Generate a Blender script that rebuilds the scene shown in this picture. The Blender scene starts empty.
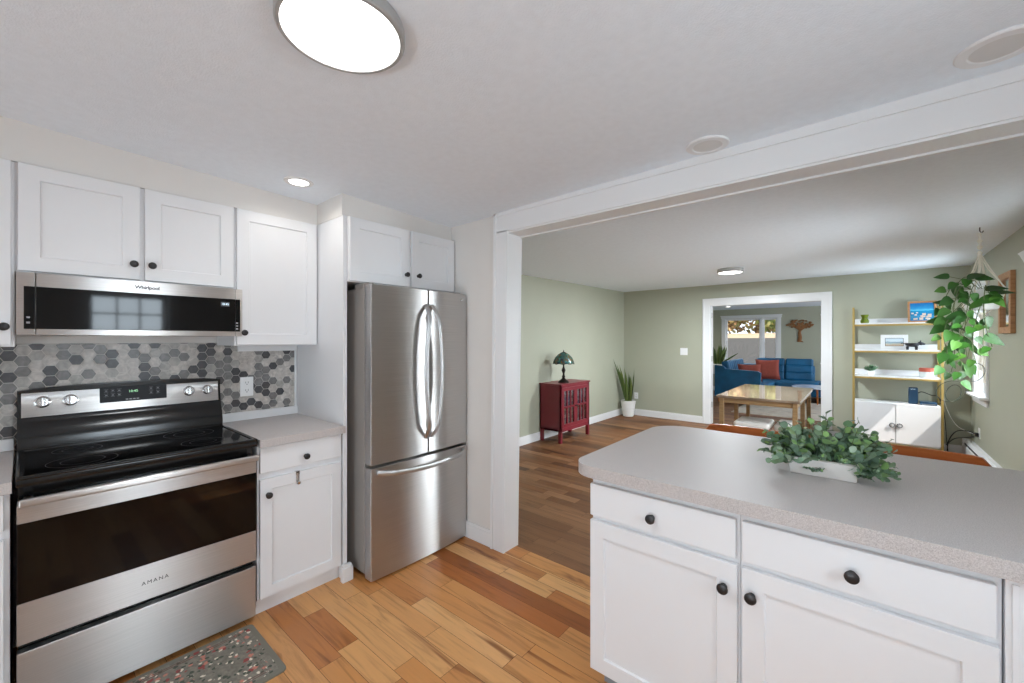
import bpy, bmesh, math, random
from mathutils import Matrix, Vector
R = math.radians
PI = math.pi
scene = bpy.context.scene
COL = scene.collection
rnd = random.Random(7)

# ------------------------------------------------------------------ camera, world, sun, exposure
F_PX, YAW, CAM_H = 413.0, 40.22, 1.42
cam_data = bpy.data.cameras.new('camera')
cam_data.sensor_width = 36.0
cam_data.lens = F_PX / 1024 * 36.0
cam_data.shift_y = -2.0 / 1024
cam_data.clip_start = 0.02
cam = bpy.data.objects.new('camera', cam_data)
cam.location = (0, 0, CAM_H)
cam.rotation_euler = (R(90), 0, R(YAW))
COL.objects.link(cam)
scene.camera = cam

scene.view_settings.view_transform = 'Standard'
scene.view_settings.look = 'None'
scene.view_settings.gamma = 1.0
scene.view_settings.use_curve_mapping = False
scene.view_settings.exposure = 0.0

world = bpy.data.worlds.new('world')
scene.world = world
world.use_nodes = True
bg = world.node_tree.nodes['Background']
bg.inputs[0].default_value = (0.80, 0.90, 1.0, 1)
bg.inputs[1].default_value = 2.4


def add_light(kind, name, loc, energy, color=(1, 1, 1), direction=None, size=None, size_y=None, shape=None, spread=None):
    d = bpy.data.lights.new(name, kind)
    d.energy = energy
    d.color = color
    if size is not None:
        if kind == 'AREA':
            d.size = size
            if spread:
                d.spread = spread
            if shape:
                d.shape = shape
            if size_y:
                d.shape = 'RECTANGLE'
                d.size_y = size_y
        else:
            d.shadow_soft_size = size
    o = bpy.data.objects.new(name, d)
    o.location = loc
    if direction is not None:
        o.rotation_euler = Vector(direction).to_track_quat('-Z', 'Y').to_euler()
    COL.objects.link(o)
    return o


sun = add_light('SUN', 'sun', (8, -2, 12), 13.0, (1.0, 0.95, 0.87), direction=(-1.0, 0.35, -1.4))
sun.data.angle = R(0.6)
# window daylight, plus the added fill lamps marked below
COOL = (0.77, 0.90, 1.0)
add_light('AREA', 'daylight_kitchen_window', (1.30, 0.77, 1.52), 44, COOL, (-1, 0, -0.1), 0.9, 1.0)
add_light('AREA', 'patio_door_fill', (-0.5, -2.95, 1.2), 6, COOL, (0, 1, 0), 2.1, 1.7)  # added fill lamp outside the unseen patio door
add_light('AREA', 'kitchen_ceiling_fill', (-0.5, -3.0, 0.45), 72, COOL, (0, 1, 0.85), 2.1, 0.8)  # added upward fill lamp that brightens the kitchen ceiling
add_light('AREA', 'daylight_dining_window', (1.30, 4.43, 1.30), 98, (0.86, 0.94, 1.0), (-1, 0, -0.5), 1.1, 0.9, spread=R(140))
add_light('AREA', 'dining_ceiling_fill', (1.40, 4.43, 0.7), 13, COOL, (-1, 0, 0.5), 1.1, 0.7)  # added upward fill lamp that brightens the dining ceiling
add_light('AREA', 'daylight_corner_window', (1.32, 6.87, 1.4), 45, COOL, (-1, -0.2, -0.2), 0.6, 1.1)
add_light('AREA', 'daylight_living_window', (1.85, 10.6, 1.4), 85, (0.9, 0.95, 1.0), (-1, 0, -0.1), 1.8, 1.4)
scene.cycles.max_bounces = 14
scene.cycles.diffuse_bounces = 8
scene.cycles.glossy_bounces = 5
scene.cycles.transparent_max_bounces = 12


# ------------------------------------------------------------------ materials
def srgb(c):
    def f(v):
        v /= 255.0
        return v / 12.92 if v <= 0.04045 else ((v + 0.055) / 1.055) ** 2.4
    return (f(c[0]), f(c[1]), f(c[2]), 1.0)


class N:
    """small node-tree helper"""
    def __init__(self, name):
        self.m = bpy.data.materials.new(name)
        self.m.use_nodes = True
        self.t = self.m.node_tree
        self.b = self.t.nodes['Principled BSDF']
        self.out = self.t.nodes['Material Output']

    def n(self, kind, **kw):
        nd = self.t.nodes.new(kind)
        for k, v in kw.items():
            if k.startswith('i_'):
                key = k[2:]
                key = int(key) if key.isdigit() else key.replace('_', ' ')
                nd.inputs[key].default_value = v
            else:
                setattr(nd, k, v)
        return nd

    def l(self, a, b):
        self.t.links.new(a, b)

    def set(self, **kw):
        for k, v in kw.items():
            self.b.inputs[k.replace('_', ' ')].default_value = v

    def coords(self, scale=(1, 1, 1)):
        tc = self.n('ShaderNodeTexCoord')
        mp = self.n('ShaderNodeMapping')
        mp.inputs['Scale'].default_value = scale
        self.l(tc.outputs['Object'], mp.inputs['Vector'])
        return mp.outputs['Vector']

    def bump(self, height, strength, dist=0.01):
        bp = self.n('ShaderNodeBump')
        bp.inputs['Strength'].default_value = strength
        bp.inputs['Distance'].default_value = dist
        self.l(height, bp.inputs['Height'])
        self.l(bp.outputs['Normal'], self.b.inputs['Normal'])

    def ramp(self, fac, stops):
        r = self.n('ShaderNodeValToRGB')
        e = r.color_ramp.elements
        while len(e) < len(stops):
            e.new(0.5)
        for i, (p, c) in enumerate(stops):
            e[i].position = p
            e[i].color = c
        self.l(fac, r.inputs[0])
        return r.outputs[0]


def paint(name, col, rough=0.5, var=0.03, scale=6.0, bump=0.0, bscale=200.0, spec=0.5, metal=0.0):
    """plain coloured surface with a faint procedural mottling"""
    k = N(name)
    c = srgb(col)
    no = k.n('ShaderNodeTexNoise')
    no.inputs['Scale'].default_value = scale
    no.inputs['Detail'].default_value = 3
    k.l(k.coords(), no.inputs['Vector'])
    lo = tuple(max(0, x * (1 - var)) for x in c[:3]) + (1,)
    hi = tuple(min(1, x * (1 + var)) for x in c[:3]) + (1,)
    k.l(k.ramp(no.outputs['Fac'], [(0.3, lo), (0.7, hi)]), k.b.inputs['Base Color'])
    k.set(Roughness=rough, Metallic=metal)
    k.b.inputs['Specular IOR Level'].default_value = spec
    if bump:
        b2 = k.n('ShaderNodeTexNoise')
        b2.inputs['Scale'].default_value = bscale
        k.l(k.coords(), b2.inputs['Vector'])
        k.bump(b2.outputs['Fac'], bump, 0.004)
    return k.m


def emit(name, col, strength):
    k = N(name)
    k.set(Base_Color=col)
    k.b.inputs['Emission Color'].default_value = col
    k.b.inputs['Emission Strength'].default_value = strength
    return k.m


def clear_glass(name, tint=(1, 1, 1, 1), gloss=0.07):
    k = N(name)
    tr = k.n('ShaderNodeBsdfTransparent')
    tr.inputs[0].default_value = tint
    gl = k.n('ShaderNodeBsdfGlossy')
    gl.inputs['Roughness'].default_value = 0.02
    mx = k.n('ShaderNodeMixShader')
    lw = k.n('ShaderNodeLayerWeight')
    lw.inputs['Blend'].default_value = 0.25
    mm = k.n('ShaderNodeMath', operation='MULTIPLY_ADD')
    mm.inputs[1].default_value = 0.35
    mm.inputs[2].default_value = gloss * 0.5
    k.l(lw.outputs['Fresnel'], mm.inputs[0])
    k.l(mm.outputs[0], mx.inputs[0])
    k.l(tr.outputs[0], mx.inputs[1])
    k.l(gl.outputs[0], mx.inputs[2])
    k.l(mx.outputs[0], k.out.inputs['Surface'])
    return k.m


def brushed(name, col, rough=0.25, aniso=0.7, streak=(3, 3, 260)):
    k = N(name)
    c = srgb(col)
    no = k.n('ShaderNodeTexNoise')
    no.inputs['Scale'].default_value = 1.0
    no.inputs['Detail'].default_value = 4
    k.l(k.coords(streak), no.inputs['Vector'])
    lo = tuple(x * 0.93 for x in c[:3]) + (1,)
    hi = tuple(min(1, x * 1.05) for x in c[:3]) + (1,)
    k.l(k.ramp(no.outputs['Fac'], [(0.3, lo), (0.7, hi)]), k.b.inputs['Base Color'])
    k.set(Metallic=1.0, Roughness=rough)
    k.b.inputs['Anisotropic'].default_value = aniso
    tg = k.n('ShaderNodeTangent')
    tg.direction_type = 'RADIAL'
    tg.axis = 'Z'
    k.l(tg.outputs[0], k.b.inputs['Tangent'])
    k.b.inputs['Anisotropic Rotation'].default_value = 0.25
    # slow waviness of the sheet
    wv = k.n('ShaderNodeTexNoise')
    wv.inputs['Scale'].default_value = 3.0
    wv.inputs['Detail'].default_value = 0
    k.l(k.coords((1, 1, 0.35)), wv.inputs['Vector'])
    k.bump(wv.outputs['Fac'], 0.10, 0.02)
    return k.m


def wood(name, a, b, c, rough=0.4, scale=(3, 40, 40), spec=0.4):
    k = N(name)
    no = k.n('ShaderNodeTexNoise')
    no.inputs['Scale'].default_value = 1.0
    no.inputs['Detail'].default_value = 5
    no.inputs['Distortion'].default_value = 0.6
    k.l(k.coords(scale), no.inputs['Vector'])
    k.l(k.ramp(no.outputs['Fac'], [(0.25, srgb(a)), (0.5, srgb(b)), (0.8, srgb(c))]), k.b.inputs['Base Color'])
    k.set(Roughness=rough)
    k.b.inputs['Specular IOR Level'].default_value = spec
    return k.m


def floor_boards(name, stops, streak=(0.58, 0.70), rough=0.34):
    """hickory boards: every board is its own mesh island with its own tone"""
    k = N(name)
    geo = k.n('ShaderNodeNewGeometry')
    tc = k.n('ShaderNodeTexCoord')
    cmb = k.n('ShaderNodeCombineXYZ')
    m1 = k.n('ShaderNodeMath', operation='MULTIPLY')
    m1.inputs[1].default_value = 37.0
    k.l(geo.outputs['Random Per Island'], m1.inputs[0])
    k.l(m1.outputs[0], cmb.inputs[0])
    k.l(m1.outputs[0], cmb.inputs[1])
    k.l(m1.outputs[0], cmb.inputs[2])
    ad = k.n('ShaderNodeVectorMath', operation='ADD')
    k.l(tc.outputs['Object'], ad.inputs[0])
    k.l(cmb.outputs[0], ad.inputs[1])
    mp = k.n('ShaderNodeMapping')
    mp.inputs['Scale'].default_value = (1.9, 24, 24)
    k.l(ad.outputs[0], mp.inputs['Vector'])
    grain = k.n('ShaderNodeTexNoise')
    grain.inputs['Scale'].default_value = 1.0
    grain.inputs['Detail'].default_value = 6
    grain.inputs['Roughness'].default_value = 0.6
    grain.inputs['Distortion'].default_value = 1.2
    k.l(mp.outputs[0], grain.inputs['Vector'])
    base = k.ramp(geo.outputs['Random Per Island'], stops)
    # grain lightens / darkens
    g2 = k.ramp(grain.outputs['Fac'], [(0.28, (0.58, 0.52, 0.46, 1)), (0.48, (1, 1, 1, 1)), (0.8, (1.16, 1.13, 1.08, 1))])
    mul = k.n('ShaderNodeMix', data_type='RGBA', blend_type='MULTIPLY')
    mul.inputs[0].default_value = 0.85
    k.l(base, mul.inputs[6])
    k.l(g2, mul.inputs[7])
    # dark mineral streaks in some places
    mp2 = k.n('ShaderNodeMapping')
    mp2.inputs['Scale'].default_value = (0.9, 7, 7)
    k.l(ad.outputs[0], mp2.inputs['Vector'])
    st = k.n('ShaderNodeTexNoise')
    st.inputs['Scale'].default_value = 1.0
    st.inputs['Detail'].default_value = 3
    st.inputs['Distortion'].default_value = 2.0
    k.l(mp2.outputs[0], st.inputs['Vector'])
    sf = k.ramp(st.outputs['Fac'], [(streak[0], (0, 0, 0, 1)), (streak[1], (1, 1, 1, 1))])
    mx = k.n('ShaderNodeMix', data_type='RGBA', blend_type='MIX')
    k.l(sf, mx.inputs[0])
    k.l(mul.outputs[2], mx.inputs[6])
    dk = k.n('ShaderNodeMix', data_type='RGBA', blend_type='MULTIPLY')
    dk.inputs[0].default_value = 1.0
    k.l(mul.outputs[2], dk.inputs[6])
    dk.inputs[7].default_value = (0.42, 0.30, 0.22, 1)
    k.l(dk.outputs[2], mx.inputs[7])
    k.l(mx.outputs[2], k.b.inputs['Base Color'])
    k.set(Roughness=rough)
    k.bump(grain.outputs['Fac'], 0.06, 0.003)
    return k.m


def laminate(name, a, b, c, scale=420.0, rough=0.28):
    k = N(name)
    vo = k.n('ShaderNodeTexNoise')
    vo.inputs['Scale'].default_value = scale
    vo.inputs['Detail'].default_value = 2
    k.l(k.coords(), vo.inputs['Vector'])
    k.l(k.ramp(vo.outputs['Fac'], [(0.3, srgb(a)), (0.5, srgb(b)), (0.72, srgb(c))]), k.b.inputs['Base Color'])
    k.set(Roughness=rough)
    if rough > 0.3:
        k.b.inputs['Specular IOR Level'].default_value = 0.28
    return k.m


def leafy(name, stops, rough=0.45, trans=0.0):
    k = N(name)
    geo = k.n('ShaderNodeNewGeometry')
    k.l(k.ramp(geo.outputs['Random Per Island'], [(p, srgb(c)) for p, c in stops]), k.b.inputs['Base Color'])
    k.set(Roughness=rough)
    if trans:
        k.b.inputs['Subsurface Weight'].default_value = trans
        k.b.inputs['Subsurface Radius'].default_value = (0.01, 0.02, 0.005)
    return k.m


def stained_glass(name):
    k = N(name)
    vo = k.n('ShaderNodeTexVoronoi')
    vo.inputs['Scale'].default_value = 34
    k.l(k.coords(), vo.inputs['Vector'])
    hsv = k.n('ShaderNodeSeparateColor')
    k.l(vo.outputs['Color'], hsv.inputs[0])
    k.l(k.ramp(hsv.outputs[0], [(0.0, srgb((40, 86, 78))), (0.35, srgb((84, 140, 128))), (0.55, srgb((38, 62, 84))), (0.75, srgb((112, 92, 60))), (1.0, srgb((60, 100, 92)))]),
        k.b.inputs['Base Color'])
    k.set(Roughness=0.25)
    return k.m


def pattern_rug(name):
    """grey-green kitchen mat with scattered flowers"""
    k = N(name)
    base = srgb((128, 122, 110))
    v = k.coords((1, 1, 1))
    cur = None
    no = k.n('ShaderNodeTexNoise')
    no.inputs['Scale'].default_value = 60
    k.l(v, no.inputs['Vector'])
    cur = k.ramp(no.outputs['Fac'], [(0.3, srgb((112, 108, 98))), (0.7, srgb((140, 134, 122)))])
    layers = [(24, (0.24, 0.29), (200, 128, 112), 0), (34, (0.22, 0.27), (226, 214, 196), 3.3), (18, (0.18, 0.22), (150, 70, 66), 7.1), (38, (0.26, 0.31), (74, 82, 70), 11.7)]
    for sc, (p0, p1), col, off in layers:
        mp = k.n('ShaderNodeMapping')
        mp.inputs['Location'].default_value = (off, off * 0.7, 0)
        k.l(v, mp.inputs['Vector'])
        dn = k.n('ShaderNodeTexNoise')
        dn.inputs['Scale'].default_value = 45
        k.l(mp.outputs[0], dn.inputs['Vector'])
        va = k.n('ShaderNodeVectorMath', operation='SCALE')
        va.inputs[3].default_value = 0.02
        k.l(dn.outputs['Color'], va.inputs[0])
        ad = k.n('ShaderNodeVectorMath', operation='ADD')
        k.l(mp.outputs[0], ad.inputs[0])
        k.l(va.outputs[0], ad.inputs[1])
        vo = k.n('ShaderNodeTexVoronoi')
        vo.inputs['Scale'].default_value = sc
        k.l(ad.outputs[0], vo.inputs['Vector'])
        f = k.ramp(vo.outputs['Distance'], [(p0, (1, 1, 1, 1)), (p1, (0, 0, 0, 1))])
        mx = k.n('ShaderNodeMix', data_type='RGBA')
        k.l(f, mx.inputs[0])
        k.l(cur, mx.inputs[6])
        mx.inputs[7].default_value = srgb(col)
        cur = mx.outputs[2]
    k.l(cur, k.b.inputs['Base Color'])
    k.set(Roughness=0.8)
    return k.m


def woven_rug(name):
    k = N(name)
    no = k.n('ShaderNodeTexNoise')
    no.inputs['Scale'].default_value = 5
    no.inputs['Detail'].default_value = 6
    k.l(k.coords((1, 2.5, 1)), no.inputs['Vector'])
    k.l(k.ramp(no.outputs['Fac'], [(0.3, srgb((150, 142, 134))), (0.5, srgb((196, 188, 176))), (0.7, srgb((170, 150, 138)))]), k.b.inputs['Base Color'])
    k.set(Roughness=0.95)
    return k.m


M = {}
M['white'] = paint('white_cabinet_paint', (227, 228, 230), 0.42, 0.008)
M['trim'] = paint('white_trim_paint', (230, 231, 232), 0.35, 0.008)
M['wall'] = paint('warm_grey_wall_paint', (222, 219, 215), 0.55, 0.012)
M['green'] = paint('sage_green_wall_paint', (172, 174, 156), 0.5, 0.02, 2.5)
M['ceil'] = paint('ceiling_texture_paint', (234, 242, 250), 0.75, 0.02, 30, 0.35, 170)
M['steel'] = brushed('brushed_stainless', (204, 202, 200), 0.36, 0.99)
M['steel_side'] = paint('grey_appliance_side', (164, 159, 154), 0.35, 0.02, metal=0.25)
M['chrome'] = paint('chrome', (205, 205, 205), 0.16, 0.01, metal=1.0)
M['handle'] = paint('satin_steel', (192, 192, 192), 0.42, 0.01, metal=1.0)
M['black_gloss'] = paint('black_glass', (7, 7, 8), 0.05, 0.0, spec=0.32)
M['black_enamel'] = paint('black_enamel', (14, 14, 15), 0.16, 0.0)
M['black'] = paint('black_matt', (22, 22, 23), 0.5, 0.02)
M['knob'] = paint('dark_bronze_knob', (48, 46, 46), 0.35, 0.02, metal=0.4)
M['ringgrey'] = paint('burner_marking', (84, 84, 86), 0.3, 0.0)
M['laminate'] = laminate('speckled_laminate', (176, 170, 169), (199, 193, 191), (214, 209, 207), 420, 0.5)
M['laminate_edge'] = laminate('speckled_laminate_edge', (166, 158, 155), (188, 181, 178), (206, 200, 197), 420, 0.4)
M['grout'] = paint('pale_grout', (200, 196, 190), 0.8)
for i, c in enumerate([(196, 190, 184), (124, 122, 121), (76, 75, 77), (170, 166, 161)]):
    k = N('hexagon_tile_%s' % ['pale', 'mid', 'dark', 'ash'][i])
    no = k.n('ShaderNodeTexNoise')
    no.inputs['Scale'].default_value = 26
    no.inputs['Detail'].default_value = 6
    no.inputs['Distortion'].default_value = 1.5
    k.l(k.coords(), no.inputs['Vector'])
    cc = srgb(c)
    k.l(k.ramp(no.outputs['Fac'], [(0.3, tuple(x * 0.72 for x in cc[:3]) + (1,)), (0.55, cc), (0.75, tuple(min(1, x * 1.3) for x in cc[:3]) + (1,))]), k.b.inputs['Base Color'])
    k.set(Roughness=0.3)
    M['hex%d' % i] = k.m
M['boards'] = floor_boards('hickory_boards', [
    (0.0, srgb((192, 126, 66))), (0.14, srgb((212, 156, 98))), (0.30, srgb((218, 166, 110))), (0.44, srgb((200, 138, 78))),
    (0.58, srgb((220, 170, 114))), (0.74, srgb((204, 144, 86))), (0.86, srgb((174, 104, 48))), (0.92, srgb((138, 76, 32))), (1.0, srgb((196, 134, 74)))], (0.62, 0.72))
M['boards_shaded'] = floor_boards('shaded_hickory_boards', [  # same boards, darkened to paint the light falling off past the kitchen
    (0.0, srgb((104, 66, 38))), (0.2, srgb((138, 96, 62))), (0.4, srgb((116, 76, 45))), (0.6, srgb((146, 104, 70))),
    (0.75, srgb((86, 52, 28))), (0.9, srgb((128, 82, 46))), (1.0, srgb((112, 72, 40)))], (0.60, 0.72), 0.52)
M['boards_gap'] = paint('board_gap', (92, 62, 40), 0.7)
M['lamp_white'] = emit('lit_diffuser', (1.0, 0.99, 0.97, 1), 9.0)
M['lamp_off'] = paint('unlit_diffuser', (215, 214, 212), 0.4)
M['red'] = paint('crimson_cabinet_paint', (122, 30, 44), 0.35, 0.05)
M['glass'] = clear_glass('window_glass')
M['cab_glass'] = clear_glass('cabinet_glass', (0.75, 0.82, 0.9, 1), 0.5)
M['bronze'] = paint('dark_bronze', (44, 36, 32), 0.4, 0.1, metal=0.6)
M['stained'] = stained_glass('stained_glass')
M['pot_white'] = paint('white_ceramic', (238, 238, 236), 0.3, 0.01)
M['pot_stone'] = paint('white_stone_planter', (226, 222, 217), 0.55, 0.02, 18)
M['soil'] = paint('potting_soil', (58, 44, 34), 0.95, 0.2, 60)
M['snake'] = leafy('snake_plant_leaf', [(0, (58, 84, 40)), (0.5, (92, 114, 58)), (1, (122, 132, 70))], 0.4)
M['euca'] = leafy('eucalyptus_leaf', [(0, (80, 108, 84)), (0.3, (132, 158, 134)), (0.5, (90, 126, 86)), (0.7, (158, 178, 156)), (0.85, (134, 174, 98)), (1, (100, 124, 104))], 0.55)
M['stem'] = paint('green_stem', (86, 98, 60), 0.6)
M['pothos'] = leafy('pothos_leaf', [(0, (34, 78, 22)), (0.35, (56, 108, 32)), (0.7, (30, 68, 24)), (1, (84, 132, 46))], 0.45, 0.0)
M['cord'] = paint('cotton_cord', (226, 220, 206), 0.9)
M['gold'] = paint('brass_painted_metal', (186, 160, 96), 0.35, 0.03, metal=0.5)
M['oak'] = wood('oak_frame', (150, 104, 66), (178, 130, 88), (198, 152, 108))
M['tan_wood'] = wood('tan_table_wood', (126, 100, 68), (148, 119, 82), (164, 134, 96), 0.4)
M['stone_top'] = laminate('pale_table_top', (112, 96, 80), (134, 116, 98), (152, 136, 118), 9, 0.05)
M['teak'] = wood('teak_back_rail', (160, 82, 34), (186, 102, 46), (204, 120, 62), 0.4)
M['orange_wood'] = wood('orange_sofa_leg', (168, 96, 48), (190, 116, 62), (204, 132, 80), 0.4)
M['blue'] = paint('teal_blue_velvet', (0, 88, 130), 0.55, 0.25, 4)
M['rust'] = paint('rust_velvet', (140, 62, 48), 0.8, 0.08, 20)
M['bluewhite'] = paint('pale_table_laminate', (206, 216, 236), 0.15, 0.01)
M['cushion'] = paint('white_upholstery', (228, 224, 218), 0.7, 0.02)
M['rug'] = pattern_rug('flowered_mat')
M['rug_edge'] = paint('mat_border', (122, 118, 106), 0.8)
M['living_rug'] = woven_rug('faded_rug')
M['bronze_art'] = paint('brown_metal_art', (140, 98, 62), 0.5, 0.12, 40, metal=0.3)
M['green_glass'] = paint('green_glass', (120, 138, 46), 0.08, 0.08)
M['dark_pewter'] = paint('dark_pewter', (56, 56, 60), 0.4, 0.1, metal=0.4)
M['salmon'] = paint('red_lid', (188, 92, 72), 0.5)
M['jar'] = paint('milky_jar', (214, 222, 220), 0.2)
M['navy'] = paint('dark_blue_plastic', (36, 64, 88), 0.3, 0.05)
M['plastic'] = paint('white_plastic', (236, 236, 236), 0.4, 0.0)
M['mirror'] = paint('mirror_silver', (226, 230, 230), 0.03, 0.0, metal=1.0)
M['letter'] = paint('dark_lettering', (50, 50, 52), 0.7, 0.0, spec=0.1)
M['display'] = emit('lit_digits', (0.75, 0.9, 1.0, 1), 1.2)
M['display_green'] = emit('lit_green_digits', (0.45, 0.9, 0.5, 1), 0.7)
M['glyph'] = paint('grey_key_marks', (150, 150, 154), 0.4, 0.0)
M['lawn'] = paint('leaf_litter_ground', (38, 35, 33), 0.95, 0.25, 8)
M['sunlit_strip'] = paint('sunlit_ground', (132, 114, 92), 0.95, 0.1, 3)  # sunlight on the far slope, painted as a paler ground colour
M['bark'] = paint('bark', (108, 90, 76), 0.9, 0.2, 20)
M['autumn'] = leafy('autumn_leaf', [(0, (150, 116, 84)), (0.4, (184, 148, 108)), (0.7, (150, 150, 92)), (1, (206, 176, 130))], 0.8)
M['treegreen'] = leafy('yellow_green_leaf', [(0, (110, 128, 66)), (0.5, (150, 160, 92)), (1, (190, 186, 124))], 0.8)
M['siding'] = paint('added_eaves_board', (200, 198, 194), 0.7)

# ------------------------------------------------------------------ mesh building
ORG = {}


def frame(o, u, v, n):
    m = Matrix.Identity(4)
    for i, a in enumerate((u, v, n)):
        for j in range(3):
            m[j][i] = a[j]
    for j in range(3):
        m[j][3] = o[j]
    return m


def FX(x, y, z):   # looks towards +X; u = +Y, v = up
    return frame((x, y, z), (0, 1, 0), (0, 0, 1), (1, 0, 0))


def FXN(x, y, z):  # looks towards -X; u = -Y
    return frame((x, y, z), (0, -1, 0), (0, 0, 1), (-1, 0, 0))


def FY(x, y, z):   # looks towards -Y; u = +X
    return frame((x, y, z), (1, 0, 0), (0, 0, 1), (0, -1, 0))


def FYP(x, y, z):  # looks towards +Y; u = -X
    return frame((x, y, z), (-1, 0, 0), (0, 0, 1), (0, 1, 0))


I4 = Matrix.Identity(4)


class MB:
    def __init__(self, m=None):
        self.bm = bmesh.new()
        self.M = m or I4

    def _merge(self, b, mi=0, mat=None):
        b.normal_update()
        for f in b.faces:
            f.material_index = mi
        m = self.M @ (mat or I4)
        bmesh.ops.transform(b, matrix=m, verts=b.verts)
        me = bpy.data.meshes.new('tmp')
        b.to_mesh(me)
        b.free()
        self.bm.from_mesh(me)
        bpy.data.meshes.remove(me)
        return self

    def box(self, a, c, bev=0.0, seg=2, mi=0, mat=None):
        a, c = Vector(a), Vector(c)
        b = bmesh.new()
        bmesh.ops.create_cube(b, size=1)
        for v in b.verts:
            v.co = Vector(((a[i] + c[i]) / 2 + v.co[i] * abs(c[i] - a[i]) for i in range(3)))
        if bev:
            bmesh.ops.bevel(b, geom=b.edges[:], offset=min(bev, 0.49 * min(abs(c[i] - a[i]) for i in range(3))), segments=seg, affect='EDGES', profile=0.5, clamp_overlap=True)
        return self._merge(b, mi, mat)

    def cyl(self, c, r, h, axis='z', seg=24, r2=None, mi=0, mat=None, bev=0.0):
        b = bmesh.new()
        bmesh.ops.create_cone(b, cap_ends=True, cap_tris=False, segments=seg, radius1=r, radius2=r if r2 is None else r2, depth=h)
        if bev:
            bmesh.ops.bevel(b, geom=[e for e in b.edges if abs(e.verts[0].co.z - e.verts[1].co.z) < 1e-6], offset=bev, segments=2, affect='EDGES', profile=0.5)
        rot = {'z': I4, 'x': Matrix.Rotation(PI / 2, 4, 'Y'), 'y': Matrix.Rotation(-PI / 2, 4, 'X')}[axis]
        return self._merge(b, mi, (mat or I4) @ Matrix.Translation(c) @ rot)

    def sphere(self, c, r, sc=(1, 1, 1), seg=20, mi=0, mat=None):
        b = bmesh.new()
        bmesh.ops.create_uvsphere(b, u_segments=seg, v_segments=seg // 2, radius=r)
        return self._merge(b, mi, (mat or I4) @ Matrix.Translation(c) @ Matrix.Diagonal((*sc, 1)))

    def lathe(self, prof, c=(0, 0, 0), seg=28, mi=0, mat=None):
        """profile of (radius, height) turned about z"""
        b = bmesh.new()
        rings = []
        for r, z in prof:
            if r < 1e-6:
                rings.append([b.verts.new((0, 0, z))])
            else:
                rings.append([b.verts.new((r * math.cos(2 * PI * i / seg), r * math.sin(2 * PI * i / seg), z)) for i in range(seg)])
        for p, q in zip(rings, rings[1:]):
            for i in range(seg):
                j = (i + 1) % seg
                if len(p) == 1 and len(q) == 1:
                    continue
                if len(p) == 1:
                    b.faces.new((p[0], q[j], q[i]))
                elif len(q) == 1:
                    b.faces.new((p[i], p[j], q[0]))
                else:
                    b.faces.new((p[i], p[j], q[j], q[i]))
        bmesh.ops.recalc_face_normals(b, faces=b.faces[:])
        return self._merge(b, mi, (mat or I4) @ Matrix.Translation(c))

    def tube(self, pts, r, seg=8, mi=0, closed=False, flat=None, mat=None):
        """pipe along points; r may be one value or one per point; flat = (normal scale, binormal scale)"""
        pts = [Vector(p) for p in pts]
        n = len(pts)
        rs = r if isinstance(r, (list, tuple)) else [r] * n
        b = bmesh.new()
        rings = []
        up = Vector((0, 0, 1))
        prev = None
        for i in range(n):
            if closed:
                t = (pts[(i + 1) % n] - pts[i - 1]).normalized()
            else:
                t = (pts[min(i + 1, n - 1)] - pts[max(i - 1, 0)]).normalized()
            if prev is None:
                ref = up if abs(t.dot(up)) < 0.9 else Vector((1, 0, 0))
                a = t.cross(ref).normalized()
            else:
                a = (prev - t * prev.dot(t)).normalized()
            prev = a
            c = t.cross(a).normalized()
            fa, fb = flat or (1, 1)
            rings.append([b.verts.new(pts[i] + (a * math.cos(2 * PI * k / seg) * fa + c * math.sin(2 * PI * k / seg) * fb) * rs[i]) for k in range(seg)])
        m = n if closed else n - 1
        for i in range(m):
            p, q = rings[i], rings[(i + 1) % n]
            for k in range(seg):
                b.faces.new((p[k], p[(k + 1) % seg], q[(k + 1) % seg], q[k]))
        if not closed:
            b.faces.new(rings[0][::-1])
            b.faces.new(rings[-1])
        bmesh.ops.recalc_face_normals(b, faces=b.faces[:])
        return self._merge(b, mi, mat)

    def prism(self, poly, z0, z1, bev=0.0, mi=0, mat=None, mi_side=None):
        b = bmesh.new()
        lo = [b.verts.new((x, y, z0)) for x, y in poly]
        hi = [b.verts.new((x, y, z1)) for x, y in poly]
        n = len(poly)
        b.faces.new(lo[::-1])
        top = b.faces.new(hi)
        sides = [b.faces.new((lo[i], lo[(i + 1) % n], hi[(i + 1) % n], hi[i])) for i in range(n)]
        bmesh.ops.recalc_face_normals(b, faces=b.faces[:])
        if bev:
            bmesh.ops.bevel(b, geom=[e for e in top.edges], offset=bev, segments=2, affect='EDGES', profile=0.5)
        b.normal_update()
        if mi_side is not None:
            m = self.M @ (mat or I4)
            side = [f for f in b.faces if abs(f.normal.z) < 0.5]
            for f in b.faces:
                f.material_index = mi
            for f in side:
                f.material_index = mi_side
            bmesh.ops.transform(b, matrix=m, verts=b.verts)
            me = bpy.data.meshes.new('tmp')
            b.to_mesh(me)
            b.free()
            self.bm.from_mesh(me)
            bpy.data.meshes.remove(me)
            return self
        return self._merge(b, mi, mat)

    def shaker(self, w, h, t=0.02, rail=0.06, rec=0.008, mi=0):
        """shaker door: flat frame round a recessed panel, in local u, v, n from (0,0,0)"""
        b = bmesh.new()

        def ring(x0, y0, x1, y1, z):
            return [b.verts.new(p) for p in ((x0, y0, z), (x1, y0, z), (x1, y1, z), (x0, y1, z))]
        back = ring(0, 0, w, h, 0)
        out = ring(0, 0, w, h, t)
        inn = ring(rail, rail, w - rail, h - rail, t)
        s = 0.004
        pan = ring(rail + s, rail + s, w - rail - s, h - rail - s, t - rec)
        b.faces.new(back[::-1])
        oe = []
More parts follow.
